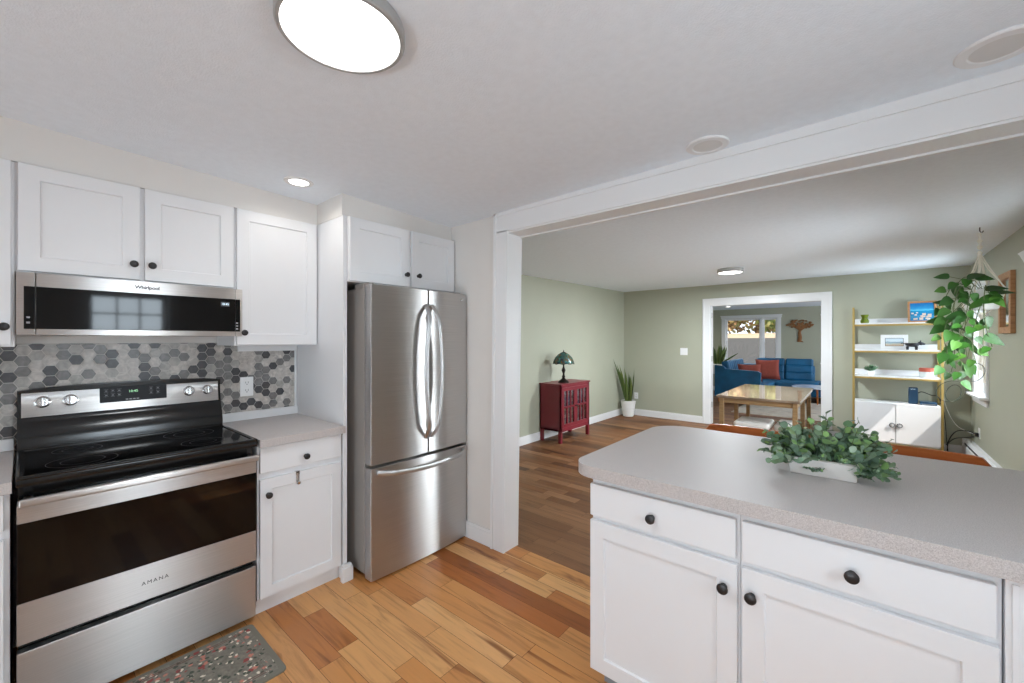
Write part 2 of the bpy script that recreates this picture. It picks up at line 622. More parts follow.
        for p, q in ((back, out), (out, inn), (inn, pan)):
            for i in range(4):
                j = (i + 1) % 4
                f = b.faces.new((p[i], p[j], q[j], q[i]))
        b.faces.new(pan)
        b.edges.ensure_lookup_table()
        oset = set(out)
        oe = [e for e in b.edges if e.verts[0] in oset and e.verts[1] in oset]
        bmesh.ops.bevel(b, geom=oe, offset=0.003, segments=2, affect='EDGES', profile=0.5)
        bmesh.ops.recalc_face_normals(b, faces=b.faces[:])
        return self._merge(b, mi)

    def grid_wall(self, u0, u1, v0, v1, t, holes, mi=0):
        """wall slab in local u, v with rectangular holes, n from -t to 0"""
        us = sorted({u0, u1, *[h[0] for h in holes], *[h[1] for h in holes]})
        vs = sorted({v0, v1, *[h[2] for h in holes], *[h[3] for h in holes]})
        for a, c in zip(us, us[1:]):
            for d, e in zip(vs, vs[1:]):
                mu, mv = (a + c) / 2, (d + e) / 2
                if any(h[0] < mu < h[1] and h[2] < mv < h[3] for h in holes):
                    continue
                self.box((a, d, -t), (c, e, 0), mi=mi)
        bmesh.ops.remove_doubles(self.bm, verts=self.bm.verts, dist=1e-5)
        # drop the coincident inner faces between cells
        seen = {}
        for f in self.bm.faces:
            c = f.calc_center_median()
            seen.setdefault((round(c.x, 4), round(c.y, 4), round(c.z, 4)), []).append(f)
        dead = [f for fs in seen.values() if len(fs) > 1 for f in fs]
        bmesh.ops.delete(self.bm, geom=dead, context='FACES')
        return self

    def build(self, name, mats, parent=None, smooth=True, angle=32):
        me = bpy.data.meshes.new(name)
        if parent is not None:
            o0 = ORG.get(parent.name, Vector((0, 0, 0)))
            bmesh.ops.translate(self.bm, vec=-o0, verts=self.bm.verts)
        self.bm.to_mesh(me)
        self.bm.free()
        for m in (mats if isinstance(mats, (list, tuple)) else [mats]):
            me.materials.append(m)
        weighted = False
        if smooth and len(me.polygons):
            me.shade_smooth()
            me.set_sharp_from_angle(angle=R(angle))
            weighted = True
        o = bpy.data.objects.new(name, me)
        if weighted:
            wn = o.modifiers.new('weighted normals', 'WEIGHTED_NORMAL')
            wn.keep_sharp = True
            wn.weight = 100
        COL.objects.link(o)
        if parent is not None:
            o.parent = parent
            ORG[o.name] = ORG.get(parent.name, Vector((0, 0, 0)))
        return o


def thing(name, label, cat, loc=(0, 0, 0), group=None):
    o = bpy.data.objects.new(name, None)
    o.empty_display_size = 0.05
    o.location = loc
    COL.objects.link(o)
    o['label'] = label
    o['category'] = cat
    if group:
        o['group'] = group
    ORG[o.name] = Vector(loc)
    return o


def tag(o, label, cat, group=None, kind=None):
    o['label'] = label
    o['category'] = cat
    if group:
        o['group'] = group
    if kind:
        o['kind'] = kind
    return o


def struct(name, mb, mats, label=None, **kw):
    o = mb.build(name, mats, **kw)
    o['kind'] = 'structure'
    if label:
        o['label'] = label
    return o


def copy_tree(o, parent=None):
    c = o.copy()
    COL.objects.link(c)
    if parent is not None:
        c.parent = parent
    for ch in list(o.children):
        copy_tree(ch, c)
    return c


def lettering(name, text, size, mtx, mat, parent, depth=0.0006, spacing=1.0, bold=0.0):
    cu = bpy.data.curves.new('tmp_text', 'FONT')
    cu.body = text
    cu.size = size
    cu.align_x = 'CENTER'
    cu.align_y = 'CENTER'
    cu.extrude = depth
    cu.offset = bold
    cu.space_character = spacing
    ob = bpy.data.objects.new('tmp_text', cu)
    COL.objects.link(ob)
    dg = bpy.context.evaluated_depsgraph_get()
    dg.update()
    me = bpy.data.meshes.new_from_object(ob.evaluated_get(dg))
    bpy.data.objects.remove(ob)
    bpy.data.curves.remove(cu)
    me.transform(Matrix.Translation(-ORG.get(parent.name, Vector((0, 0, 0)))) @ mtx)
    me.name = name
    me.materials.clear()
    me.materials.append(mat)
    o = bpy.data.objects.new(name, me)
    COL.objects.link(o)
    o.parent = parent
    ORG[o.name] = ORG.get(parent.name, Vector((0, 0, 0)))
    return o


def knob(parent, fr, u, v, n0, r=0.0165):
    """round pull with a thin neck, standing on the plane n = n0 of frame fr"""
    mb = MB(fr)
    mb.lathe([(0, 0), (0.011, 0), (0.011, 0.002), (0.006, 0.006), (0.006, 0.014), (r * 0.9, 0.017), (r, 0.021), (r * 0.93, 0.025), (r * 0.6, 0.027), (0, 0.0275)], (u, v, n0), 20)
    return mb.build('knob', M['knob'], parent)


def rrect(x0, y0, x1, y1, r, seg=6, rs=None):
    """rounded rectangle outline; rs gives each corner radius (bl, br, tr, tl)"""
    rs = rs or (r, r, r, r)
    pts = []
    for (cx, cy, sx, sy, a0), q in zip(((x0, y0, 1, 1, 180), (x1, y0, -1, 1, 270), (x1, y1, -1, -1, 0), (x0, y1, 1, -1, 90)), rs):
        if q < 1e-5:
            pts.append((cx, cy))
            continue
        ox, oy = cx + sx * q, cy + sy * q
        for i in range(seg + 1):
            a = R(a0 + 90 * i / seg)
            pts.append((ox + q * math.cos(a), oy + q * math.sin(a)))
    return pts


# ------------------------------------------------------------------ room shell
XL, XR = -2.98, 1.02          # kitchen range wall, right wall
XD = -3.48                    # dining left wall
YB = 7.45                     # dining back wall
YK = 2.07                     # partition, kitchen side
YL = 12.5                     # living room far wall

mb = MB()


def plank_rows(x0, x1, y0, y1, w, mi, seed):
    q = random.Random(seed)
    y = y0
    while y < y1 - 1e-4:
        ye = min(y + w, y1)
        x = x0 - q.random() * 0.9
        while x < x1:
            ln = q.choice([0.35, 0.5, 0.65, 0.8, 1.0, 1.2, 1.4])
            a, c = max(x, x0), min(x + ln, x1)
            if c - a > 0.03:
                g = 0.0009
                vs = [mb.bm.verts.new(p) for p in ((a + g, y + g, 0), (c - g, y + g, 0), (c - g, ye - g, 0), (a + g, ye - g, 0))]
                f = mb.bm.faces.new(vs)
                f.material_index = mi
            x += ln
        y = ye


plank_rows(XL, XR, -2.58, YK, 0.103, 0, 3)
plank_rows(XL, XR, YK, 2.19, 0.12, 0, 5)
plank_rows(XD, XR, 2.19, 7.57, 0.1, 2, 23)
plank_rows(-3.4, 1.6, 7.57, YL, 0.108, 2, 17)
mb.box((-3.6, -2.7, -0.12), (1.75, YL + 0.1, -0.0015), mi=1)
struct('floor', mb, [M['boards'], M['boards_gap'], M['boards_shaded']], 'hickory plank floor running through kitchen, dining and living rooms', smooth=False)


def kz(x, y):      # kitchen ceiling height (it sags a little)
    return 2.262 + 0.012 * (x + 1.9) + 0.035 * (2.06 - y)


def dz(x, y):      # dining ceiling height
    s, t = (x - XD) / (XR - XD), (y - 2.19) / (YB - 2.19)
    return (2.265 * (1 - s) + 2.40 * s) * (1 - t) + (2.33 * (1 - s) + 2.325 * s) * t


def ceiling(x0, x1, y0, y1, fn, name, label, nx=10, ny=10):
    mb = MB()
    g = [[mb.bm.verts.new((x0 + (x1 - x0) * i / nx, y0 + (y1 - y0) * j / ny, fn(x0 + (x1 - x0) * i / nx, y0 + (y1 - y0) * j / ny))) for j in range(ny + 1)] for i in range(nx + 1)]
    for i in range(nx):
        for j in range(ny):
            mb.bm.faces.new((g[i][j], g[i][j + 1], g[i + 1][j + 1], g[i + 1][j]))
    mb.box((x0, y0, 2.46), (x1, y1, 2.5))
    for a, c in (((x0, y0), (x1, y0 + 0.002)), ((x0, y1 - 0.002), (x1, y1)), ((x0, y0), (x0 + 0.002, y1)), ((x1 - 0.002, y0), (x1, y1))):
        mb.box((a[0], a[1], 2.41), (c[0], c[1], 2.49))
    struct(name, mb, M['ceil'], label)


ceiling(-3.1, 1.16, -2.7, 2.13, kz, 'ceiling', 'white textured kitchen ceiling')
ceiling(-3.6, 1.16, 2.13, 7.52, dz, 'ceiling_dining', 'white textured dining room ceiling')
ceiling(-3.52, 1.75, 7.52, YL + 0.1, lambda x, y: 2.235, 'ceiling_living', 'white living room ceiling', 2, 2)

KW = (-1.12, -0.42, 1.05, 1.95)      # kitchen window hole in frame FXN (u = -Y)
DW2 = (-4.86, -4.0, 0.80, 1.93)
DW1 = (-7.14, -6.60, 0.80, 2.0)
struct('wall_left', MB(FX(XL, 0, 0)).grid_wall(-2.7, YK, 0, 2.45, 0.12, []), M['wall'], 'warm grey kitchen wall behind the range')
struct('wall_right', MB(FXN(XR, 0, 0)).grid_wall(-2.13, 2.7, 0, 2.45, 0.14, [KW]), M['wall'], 'kitchen wall on the right')
struct('wall_rear', MB(FYP(0, -2.58, 0)).grid_wall(-XR - 0.14, 3.1, 0, 2.45, 0.12, [(-0.45, 1.45, 0.0, 2.05)]), M['wall'], 'kitchen wall with the added patio door')
mb = MB()
mb.box((-3.6, YK, 0), (-1.85, 2.13, 2.45))
mb.box((-3.6, 2.13, 0), (-1.85, 2.19, 2.45), mi=1)
mb.box((-1.85, YK, 2.145), (XR, 2.19, 2.45))
struct('wall_partition', mb, [M['wall'], M['green']], 'stub wall and header between kitchen and dining room')
struct('wall_dining_left', MB(FX(XD, 0, 0)).grid_wall(2.19, YB + 0.12, 0, 2.45, 0.12, []), M['green'], 'sage green dining wall behind the red cabinet')
mb = MB(FY(0, YB, 0))
mb.grid_wall(XD - 0.12, XR + 0.14, 0, 2.45, 0.12, [(-1.945, -0.425, -0.01, 2.0)])
struct('wall_back', mb, M['green'], 'sage green dining wall with the wide doorway')
struct('wall_dining_right', MB(FXN(XR, 0, 0)).grid_wall(-YB, -2.13, 0, 2.45, 0.14, [DW1, DW2]), M['green'], 'sage green dining wall with the window')
LW1 = (-2.87, -1.65, 0.72, 1.98)
LW2 = (-0.62, 0.5, 0.85, 1.98)
struct('wall_living_back', MB(FY(0, YL, 0)).grid_wall(-3.52, 1.75, 0, 2.45, 0.14, [LW1, LW2]), M['green'], 'sage green living room wall with the double window')
struct('wall_living_left', MB(FX(-3.4, 0, 0)).grid_wall(YB + 0.12, YL, 0, 2.45, 0.12, []), M['green'], 'living room wall on the left')
struct('wall_living_right', MB(FXN(1.6, 0, 0)).grid_wall(-YL, -YB - 0.12, 0, 2.45, 0.14, [(-11.5, -9.7, 0.7, 2.0)]), M['green'], 'living room wall on the right')

# soffits above the wall cabinets
mb = MB()
mb.box((XL, -2.58, 2.155), (-2.665, 1.216, 2.44))
mb.box((XL, 1.216, 2.155), (-2.345, YK, 2.44))
struct('trim_soffit', mb, M['wall'], 'warm grey soffit above the wall cabinets')


# ------------------------------------------------------------------ openings, trim, baseboards
def casing_profile(mb, a, c, axis, w, inner, t=0.02):
    pass


mb = MB()
# left leg of the casing, its raised outer band, the head board and its band
mb.box((-1.875, 2.052, 0), (-1.775, YK, 2.14), 0.0015)
mb.box((-1.893, 2.044, 0), (-1.873, YK, 2.27), 0.003)
mb.box((-1.875, 2.052, 2.132), (XR, YK, 2.245), 0.0015)
mb.box((-1.893, 2.044, 2.243), (XR, YK, 2.34), 0.003)
mb.box((-1.81, 2.06, 0), (-1.778, 2.2, 2.14), 0.001)           # jamb lining
mb.box((-1.80, 2.06, 2.122), (XR, 2.2, 2.142), 0.001)          # head lining
mb.box((-1.875, 2.19, 0), (-1.777, 2.208, 2.14), 0.0015)
mb.box((-1.875, 2.19, 2.113), (XR, 2.208, 2.24), 0.0015)
for v in mb.bm.verts:      # the left leg stands slightly out of plumb
    if v.co.x < -1.7 and v.co.z < 2.0:
        v.co.x -= 0.034 * (1 - v.co.z / 2.14)
struct('trim_1', mb, M['trim'], 'white casing of the wide opening between kitchen and dining room')

mb = MB(FY(0, YB, 0))
for x0, x1, z0, z1 in ((-2.05, -1.94, 0, 2.08), (-0.43, -0.32, 0, 2.08)):
    mb.box((x0, z0, 0), (x1, z1, 0.018), 0.002)
    mb.box((x0 - 0.004 if x0 < -1 else x1 - 0.03, z0, 0.001), (x0 + 0.03 if x0 < -1 else x1 + 0.004, 2.068, 0.026), 0.003)
mb.box((-1.945, 1.993, 0.0005), (-0.425, 2.08, 0.0185), 0.002)
mb.box((-2.054, 2.068, 0.0015), (-0.316, 2.104, 0.0265), 0.003)
mb.box((-1.945, 0, -0.125), (-1.925, 2.0, 0.005), 0.001)
mb.box((-0.445, 0, -0.125), (-0.425, 2.0, 0.005), 0.001)
mb.box((-1.945, 1.98, -0.125), (-0.425, 2.0, 0.005), 0.001)
d1 = struct('door_1', mb, M['trim'], 'white casing of the wide doorway into the living room')
for z in (0.28, 1.05, 1.78):
    mb = MB()
    mb.box((-1.926, YB + 0.03, z), (-1.921, YB + 0.065, z + 0.09), 0.001)
    mb.cyl((-1.919, YB + 0.03, z + 0.045), 0.006, 0.09, seg=10)
    mb.build('hinge', M['chrome'], d1)


def baseboard(name, a, c, n, h=0.115):
    """a, c: ends on the wall line; n: unit normal into the room"""
    a, c, n = Vector((*a, 0)), Vector((*c, 0)), Vector((*n, 0))
    u = (c - a).normalized()
    mb = MB(frame(a, u, (0, 0, 1), u.cross(Vector((0, 0, 1)))))
    s = 1 if u.cross(Vector((0, 0, 1))).dot(n) > 0 else -1
    L = (c - a).length
    mb.box((0, 0, 0), (L, h - 0.02, s * 0.015), 0.001)
    mb.box((0, h - 0.022, 0), (L, h, s * 0.011), 0.003)
    struct(name, mb, M['trim'])


baseboard('baseboard_kitchen', (-2.9, YK), (-1.926, YK), (0, -1))
baseboard('baseboard_left', (XD, 2.2), (XD, YB), (1, 0))
baseboard('baseboard_back', (XD + 0.012, YB), (-2.05, YB), (0, -1))
baseboard('baseboard_back_right', (-0.32, YB), (XR, YB), (0, -1))
baseboard('baseboard_right', (XR, 2.2), (XR, 4.3), (-1, 0))
baseboard('baseboard_living', (-3.4, YL), (1.6, YL), (0, -1))


def window(name, fr, u0, u1, v0, v1, t, cols, rows, label, head=0.09, case=0.085, sill=True, sash=0.045, mullion=None, halves=False):
    """hole u0..u1, v0..v1 in wall of thickness t; frame fr with n = into the room"""
    root = thing(name, label, 'window', fr @ Vector(((u0 + u1) / 2, v0, 0)))
    root['kind'] = 'structure'
    del root['category']
    f = MB(fr)
    e = 0.001
    f.box((u0 - case, v0, e), (u0 + 0.004, v1 + 0.004, 0.02), 0.002)
    f.box((u1 - 0.004, v0, e), (u1 + case, v1 + 0.004, 0.02), 0.002)
    if head:
        f.box((u0 - case - 0.015, v1 + 0.0045, e), (u1 + case + 0.015, v1 + head - 0.0205, 0.026), 0.003)
        f.box((u0 - case - 0.03, v1 + head - 0.02, e), (u1 + case + 0.03, v1 + head, 0.045), 0.004)
    # reveal lining
    f.box((u0, v0, -t), (u0 + 0.015, v1, 0.002))
    f.box((u1 - 0.015, v0, -t), (u1, v1, 0.002))
    f.box((u0, v1 - 0.015, -t), (u1, v1, 0.002))
    f.box((u0, v0, -t), (u1, v0 + 0.012, 0.002))
    f.build('window_frame', M['trim'], root)
    if sill:
        s = MB(fr)
        s.box((u0 - case - 0.03, v0 - 0.022, e), (u1 + case + 0.03, v0 + 0.004, 0.075), 0.004)
        s.box((u0 - case, v0 - 0.095, e), (u1 + case, v0 - 0.022, 0.02), 0.002)
        s.build('window_sill', M['trim'], root)
    spans = [(u0 + 0.015, u1 - 0.015)]
    if mullion:
        spans = [(u0 + 0.015, mullion - 0.03), (mullion + 0.03, u1 - 0.015)]
        MB(fr).box((mullion - 0.03, v0 + 0.01, -t * 0.8), (mullion + 0.03, v1 - 0.015, 0.012), 0.002).build('window_mullion', M['trim'], root)
    vspans = [(v0 + 0.012, v1 - 0.015, -t * 0.55)]
    if halves:
        mid = (v0 + v1) / 2
        vspans = [(v0 + 0.012, mid + 0.02, -t * 0.42), (mid - 0.02, v1 - 0.015, -t * 0.72)]
    for a, c in spans:
        for d, g, n in vspans:
            w = MB(fr)
            w.box((a, d, n - 0.016), (a + sash, g, n + 0.016), 0.002)
            w.box((c - sash, d, n - 0.016), (c, g, n + 0.016), 0.002)
            w.box((a + sash, d, n - 0.016), (c - sash, d + sash, n + 0.016), 0.002)
            w.box((a + sash, g - sash, n - 0.016), (c - sash, g, n + 0.016), 0.002)
            for i in range(1, cols):
                x = a + sash + (c - a - 2 * sash) * i / cols
                w.box((x - 0.009, d + sash, n - 0.01), (x + 0.009, g - sash, n + 0.01))
            for i in range(1, rows):
                y = d + sash + (g - d - 2 * sash) * i / rows
                w.box((a + sash, y - 0.009, n - 0.01), (c - sash, y + 0.009, n + 0.01))
            sa = w.build('window_sash', M['trim'], root)
            MB(fr).box((a + sash - 0.004, d + sash - 0.004, n - 0.002), (c - sash + 0.004, g - sash + 0.004, n + 0.002)).build('glass_pane', M['glass'], sa)
    return root


window('window_1', FXN(XR, 0, 0), *DW1, 0.14, 1, 1, 'white window behind the hanging plant', case=0.09, head=0.08)
window('window_2', FXN(XR, 0, 0), *DW2, 0.14, 1, 1, 'white window nearer the kitchen on the dining wall', case=0.075, head=0.0, halves=True, sill=False)
mb = MB()
mb.prism([(XR - 0.001, 1.945), (0.985, 1.945), (0.935, 2.07), (0.925, 2.085), (XR - 0.001, 2.085)], -4.98, -3.9, 0.0, mat=frame((0, 0, 0), (1, 0, 0), (0, 0, 1), (0, -1, 0)))
struct('trim_3', mb, M['trim'], 'white cornice over the nearer dining window')
window('window_3', FXN(XR, 0, 0), *KW, 0.14, 3, 2, 'kitchen window with small panes', halves=True)
window('window_4', FY(0, YL, 0), *LW1, 0.14, 1, 1, 'white double window behind the blue sofa', mullion=-2.0, sash=0.03, head=0.09)
window('window_5', FY(0, YL, 0), *LW2, 0.14, 1, 1, 'white window beside the tree wall art', head=0.05, case=0.11)
window('window_6', FXN(1.6, 0, 0), -11.5, -9.7, 0.7, 2.0, 0.14, 2, 1, 'living room side window')
# unseen glazed patio door, added on the rear wall to let light in
mb = MB(FYP(0, -2.58, 0))
for a, c in ((-0.45, 0.52), (0.48, 1.45)):
    n = -0.05 if a < 0 else -0.09
    mb.box((a, 0.0, n - 0.02), (a + 0.08, 2.05, n + 0.02), 0.003)
    mb.box((c - 0.08, 0.0, n - 0.02), (c, 2.05, n + 0.02), 0.003)
    mb.box((a + 0.08, 0.0, n - 0.02), (c - 0.08, 0.12, n + 0.02), 0.003)
    mb.box((a + 0.08, 1.95, n - 0.02), (c - 0.08, 2.05, n + 0.02), 0.003)
mb.box((-0.54, 0, 0.001), (-0.45, 2.14, 0.02), 0.002)
mb.box((1.45, 0, 0.001), (1.54, 2.14, 0.02), 0.002)
mb.box((-0.54, 2.05, 0.001), (1.54, 2.14, 0.022), 0.002)
d2 = struct('door_2', mb, M['trim'], 'unseen white glazed patio door added to let light in')
mb = MB(FYP(0, -2.58, 0))
mb.box((-0.37, 0.12, -0.053), (0.44, 1.95, -0.047))
mb.box((0.56, 0.12, -0.093), (1.37, 1.95, -0.087))
mb.build('glass_pane', M['glass'], d2)

# unseen eaves, added over the right wall to block sun from the upper sashes
mb = MB()
mb.box((1.17, 2.6, 2.40), (1.58, 7.62, 2.46), 0.004)
mb.box((1.54, 2.6, 2.33), (1.58, 7.62, 2.46), 0.004)
struct('trim_sun_block', mb, M['siding'], 'unseen eaves added outside the dining windows to block the sun')

# ------------------------------------------------------------------ kitchen: backsplash
mb = MB()
y0, y1, z0, z1 = -0.9, 1.208, 0.90, 1.40
mb.box((XL - 0.001, y0, z0), (XL + 0.004, y1, z1), mi=4)
hr, gap = 0.0285, 0.0016
px_, pz_ = 1.5 * hr, math.sqrt(3) * hr
q = random.Random(21)
c = 0
yy = y0
while yy < y1 + hr:
    zz = z0 + (pz_ / 2 if c % 2 else 0)
    while zz < z1 + hr:
        rr = hr - gap
        poly = [(yy + rr * math.cos(R(60 * i)), zz + rr * math.sin(R(60 * i))) for i in range(6)]
        poly = [(min(max(a, y0), y1), min(max(b, z0), z1)) for a, b in poly]
        mi = q.choices([0, 1, 2, 3], [0.36, 0.26, 0.2, 0.18])[0]
        area = abs(sum(poly[i][0] * poly[(i + 1) % 6][1] - poly[(i + 1) % 6][0] * poly[i][1] for i in range(6))) / 2
        if area > 2e-5:
            uniq = []
            for p in poly:
                if not uniq or (abs(p[0] - uniq[-1][0]) + abs(p[1] - uniq[-1][1])) > 1e-5:
                    uniq.append(p)
            if abs(uniq[0][0] - uniq[-1][0]) + abs(uniq[0][1] - uniq[-1][1]) < 1e-5:
                uniq.pop()
            if len(uniq) >= 3:
                vs = [mb.bm.verts.new((XL + 0.0062, a, b)) for a, b in uniq]
                lo = [mb.bm.verts.new((XL + 0.003, a, b)) for a, b in uniq]
                f = mb.bm.faces.new(vs)
                f.material_index = mi
                for i in range(len(vs)):
                    f = mb.bm.faces.new((lo[i], lo[(i + 1) % len(vs)], vs[(i + 1) % len(vs)], vs[i]))
                    f.material_index = mi
        zz += pz_
    yy += px_
    c += 1
struct('wall_backsplash', mb, [M['hex0'], M['hex1'], M['hex2'], M['hex3'], M['grout']], 'grey hexagon tile backsplash', smooth=False)
mb = MB()
mb.box((XL, 0.86, 1.345), (XL + 0.022, 1.213, 1.388), 0.002)
mb.box((XL, 1.2, 0.965), (XL + 0.014, 1.2145, 1.345), 0.002)
struct('trim_2', mb, M['trim'], 'white strip edging the backsplash')


# ------------------------------------------------------------------ kitchen cabinets
def wall_cabinet(label, y0, y1, z0, z1, doors, xf=-2.665, xb=XL + 0.003, frame_stile=0.0, group='white wall cabinets'):
    root = thing('wall_cabinet', label, 'cabinet', (xf, (y0 + y1) / 2, z0), group)
    mb = MB()
    mb.box((xb, y0, z0), (xf, y1, z1), 0.001)
    mb.build('cabinet_body', M['white'], root)
    for a, c, d, e, ku, kv in doors:
        dr = MB(FX(xf, a, d)).shaker(c - a, e - d).build('door', M['white'], root)
        knob(dr, FX(xf, 0, 0), ku, kv, 0.02)
    return root


wall_cabinet('tall white wall cabinet cut off at the left edge, left of the microwave', -0.62, -0.0235, 1.39, 2.152,
             [(-0.50, -0.033, 1.398, 2.150, -0.052, 1.472)])
wall_cabinet('white two-door wall cabinet directly above the microwave', -0.0225, 0.7555, 1.7, 2.152,
             [(-0.016, 0.361, 1.706, 2.150, 0.338, 1.778), (0.379, 0.750, 1.706, 2.150, 0.404, 1.778)])
wall_cabinet('white single-door wall cabinet right of the microwave', 0.7565, 1.2135, 1.385, 2.152,
             [(0.765, 1.205, 1.39, 2.150, 0.797, 1.458)])
wall_cabinet('white two-door cabinet over the refrigerator', 1.241, 2.067, 1.765, 2.152,
             [(1.243, 1.657, 1.77, 2.148, 1.634, 1.848), (1.681, 2.06, 1.77, 2.148, 1.731, 1.85)], xf=-2.32)
t = MB().box((-2.965, 1.2155, 0.0), (-2.33, 1.2395, 2.153), 0.0015).build('end_panel', M['white'])
tag(t, 'tall white end panel left of the refrigerator', 'panel')
t = MB().box((-2.3285, 1.195, 0.0), (-2.295, 1.262, 0.085), 0.006)
t.box((-2.3285, 1.2, 0.08), (-2.30, 1.257, 0.1), 0.008)
t = t.build('trim_block', M['trim'])
tag(t, 'small white trim block on the floor at the refrigerator panel', 'trim')

root = thing('base_cabinet', 'white base cabinet with drawer and door between range and refrigerator', 'cabinet', (-2.35, 0.99, 0), 'white base cabinets')
mb = MB()
mb.box((-2.96, 0.768, 0.085), (-2.35, 1.2135, 0.873), 0.001)
mb.box((-2.96, 0.768, 0.0), (-2.385, 1.2135, 0.086), 0.001)
mb.build('cabinet_body', M['white'], root)
d = MB(FX(-2.35, 0.776, 0.095)).shaker(0.428, 0.608, rail=0.055).build('door', M['white'], root)
knob(d, FX(-2.35, 0, 0), 0.812, 0.622, 0.02)
d = MB().box((-2.35, 0.776, 0.735), (-2.33, 1.204, 0.866), 0.004).build('drawer', M['white'], root)
knob(d, FX(-2.35, 0, 0), 1.0, 0.782, 0.02)
mb = MB()
mb.box((-2.33, 0.948, 0.69), (-2.3265, 0.968, 0.71), 0.001)
mb.box((-2.352, 0.948, 0.7045), (-2.3265, 0.968, 0.7065), 0.0005)
mb.tube([(-2.3275, 0.958, 0.70), (-2.3275, 0.958, 0.655), (-2.322, 0.958, 0.642), (-2.312, 0.958, 0.642), (-2.306, 0.958, 0.655)], 0.0045, 8, flat=(1.6, 0.4))
mb.box((-2.3295, 0.95, 0.65), (-2.3265, 0.966, 0.705), 0.0008)
tag(mb.build('door_hook', M['chrome']), 'metal hook hung over the door of the base cabinet beside the range', 'hook')

root = thing('base_cabinet', 'white base cabinet cut off at the left edge, left of the range', 'cabinet', (-2.35, -0.3, 0), 'white base cabinets')
mb = MB()
mb.box((-2.96, -0.62, 0.085), (-2.35, -0.032, 0.873), 0.001)
mb.box((-2.96, -0.62, 0.0), (-2.385, -0.032, 0.086), 0.001)
mb.build('cabinet_body', M['white'], root)
d = MB(FX(-2.35, -0.60, 0.095)).shaker(0.555, 0.608, rail=0.055).build('door', M['white'], root)
knob(d, FX(-2.35, 0, 0), -0.56, 0.64, 0.02)
d = MB().box((-2.35, -0.60, 0.735), (-2.33, -0.045, 0.866), 0.004).build('drawer', M['white'], root)
knob(d, FX(-2.35, 0, 0), -0.32, 0.8, 0.02)


def counter(label, y0, y1):
    root = thing('countertop', label, 'countertop', (-2.64, (y0 + y1) / 2, 0.874), 'grey laminate worktops by the range')
    mb = MB()
    mb.prism([(-2.965, y0), (-2.30, y0), (-2.30, y1), (-2.965, y1)], 0.8735, 0.914, 0.002, 0, None, 1)
    mb.build('slab', [M['laminate'], M['laminate_edge']], root)
    MB().box((-2.9725, y0, 0.9145), (-2.952, y1, 0.966), 0.003).build('upstand', M['trim'], root)


counter('short grey laminate worktop between range and refrigerator panel', 0.7665, 1.2145)
counter('grey laminate worktop cut off at the left edge, left of the range', -0.62, -0.0275)

# ------------------------------------------------------------------ outlet on backsplash and other wall plates
def wall_plate(name, label, cat, fr, w, h, n=2, rocker=False):
    root = thing(name, label, cat, fr @ Vector((0, 0, 0)))
    MB(fr).box((-w / 2, -h / 2, 0.0), (w / 2, h / 2, 0.006), 0.003).build('plate', M['plastic'], root)
    if rocker:
        for i in range(n):
            u = (i - (n - 1) / 2) * 0.046
            MB(fr).box((u - 0.017, -0.034, 0.0055), (u + 0.017, 0.034, 0.009), 0.002).build('rocker', M['plastic'], root)
    else:
        for v in (-0.024, 0.024):
            s = MB(fr)
            s.box((-0.016, v - 0.017, 0.0055), (0.016, v + 0.017, 0.0075), 0.003)
            s = s.build('socket', M['plastic'], root)
            k = MB(fr)
            for u in (-0.007, 0.007):
                k.box((u - 0.0012, v - 0.003, 0.0073), (u + 0.0012, v + 0.008, 0.0078))
            k.cyl((0, v - 0.009, 0.0075), 0.003, 0.0006, seg=10)
            k.build('slots', M['black'], s)
    return root


wall_plate('wall_outlet', 'white double wall outlet on the hexagon tile backsplash', 'outlet', FX(XL + 0.0065, 0.912, 1.122), 0.074, 0.122)
wall_plate('wall_outlet', 'white outlet low on the green back wall near the potted snake plant', 'outlet', FY(-3.235, YB, 0.365), 0.076, 0.12)
wall_plate('light_switch', 'white double light switch on the green wall left of the doorway', 'switch', FY(-2.365, YB, 1.21), 0.125, 0.122, 2, True)

# ------------------------------------------------------------------ range
RY0, RY1 = -0.0195, 0.7575
rg = thing('electric_range', 'stainless steel electric range with black glass top, below the microwave', 'range', (-2.65, 0.37, 0))
mb = MB()
mb.box((-2.94, RY0 + 0.006, 0.05), (-2.365, RY1 - 0.006, 0.885), 0.002)
for y in (RY0 + 0.05, RY1 - 0.05):
    for x in (-2.88, -2.42):
        mb.cyl((x, y, 0.025), 0.018, 0.05, seg=12)
mb.build('body', M['black_enamel'], rg)
MB().box((-2.364, RY0 + 0.003, 0.032), (-2.322, RY1 - 0.003, 0.283), 0.005).build('storage_drawer', M['steel'], rg)
mb = MB()
mb.box((-2.364, RY0 + 0.003, 0.312), (-2.324, RY1 - 0.003, 0.835), 0.004)
od = mb.build('oven_door', M['black_enamel'], rg)
MB().box((-2.3245, RY0 + 0.003, 0.313), (-2.319, RY1 - 0.003, 0.462), 0.002).build('lower_steel_band', M['steel'], od)
MB().box((-2.3245, RY0 + 0.003, 0.752), (-2.319, RY1 - 0.003, 0.818), 0.002).build('upper_steel_band', M['steel'], od)
MB().box((-2.3245, RY0 + 0.003, 0.4625), (-2.3205, RY1 - 0.003, 0.7515), 0.001).build('oven_window', M['black_gloss'], od)
mb = MB()
mb.box((-2.285, RY0 + 0.006, 0.822), (-2.262, RY1 - 0.006, 0.852), 0.008, 3)
for y in (RY0 + 0.03, RY1 - 0.03):
    mb.box((-2.325, y - 0.012, 0.826), (-2.27, y + 0.012, 0.848), 0.004)
mb.build('door_handle', M['steel'], od)
lettering('lettering', 'AMANA', 0.0215, FX(-2.3188, 0.366, 0.386), M['letter'], od, spacing=1.3)
mb = MB()
mb.box((-2.885, RY0, 0.886), (-2.305, RY1, 0.914), 0.006)
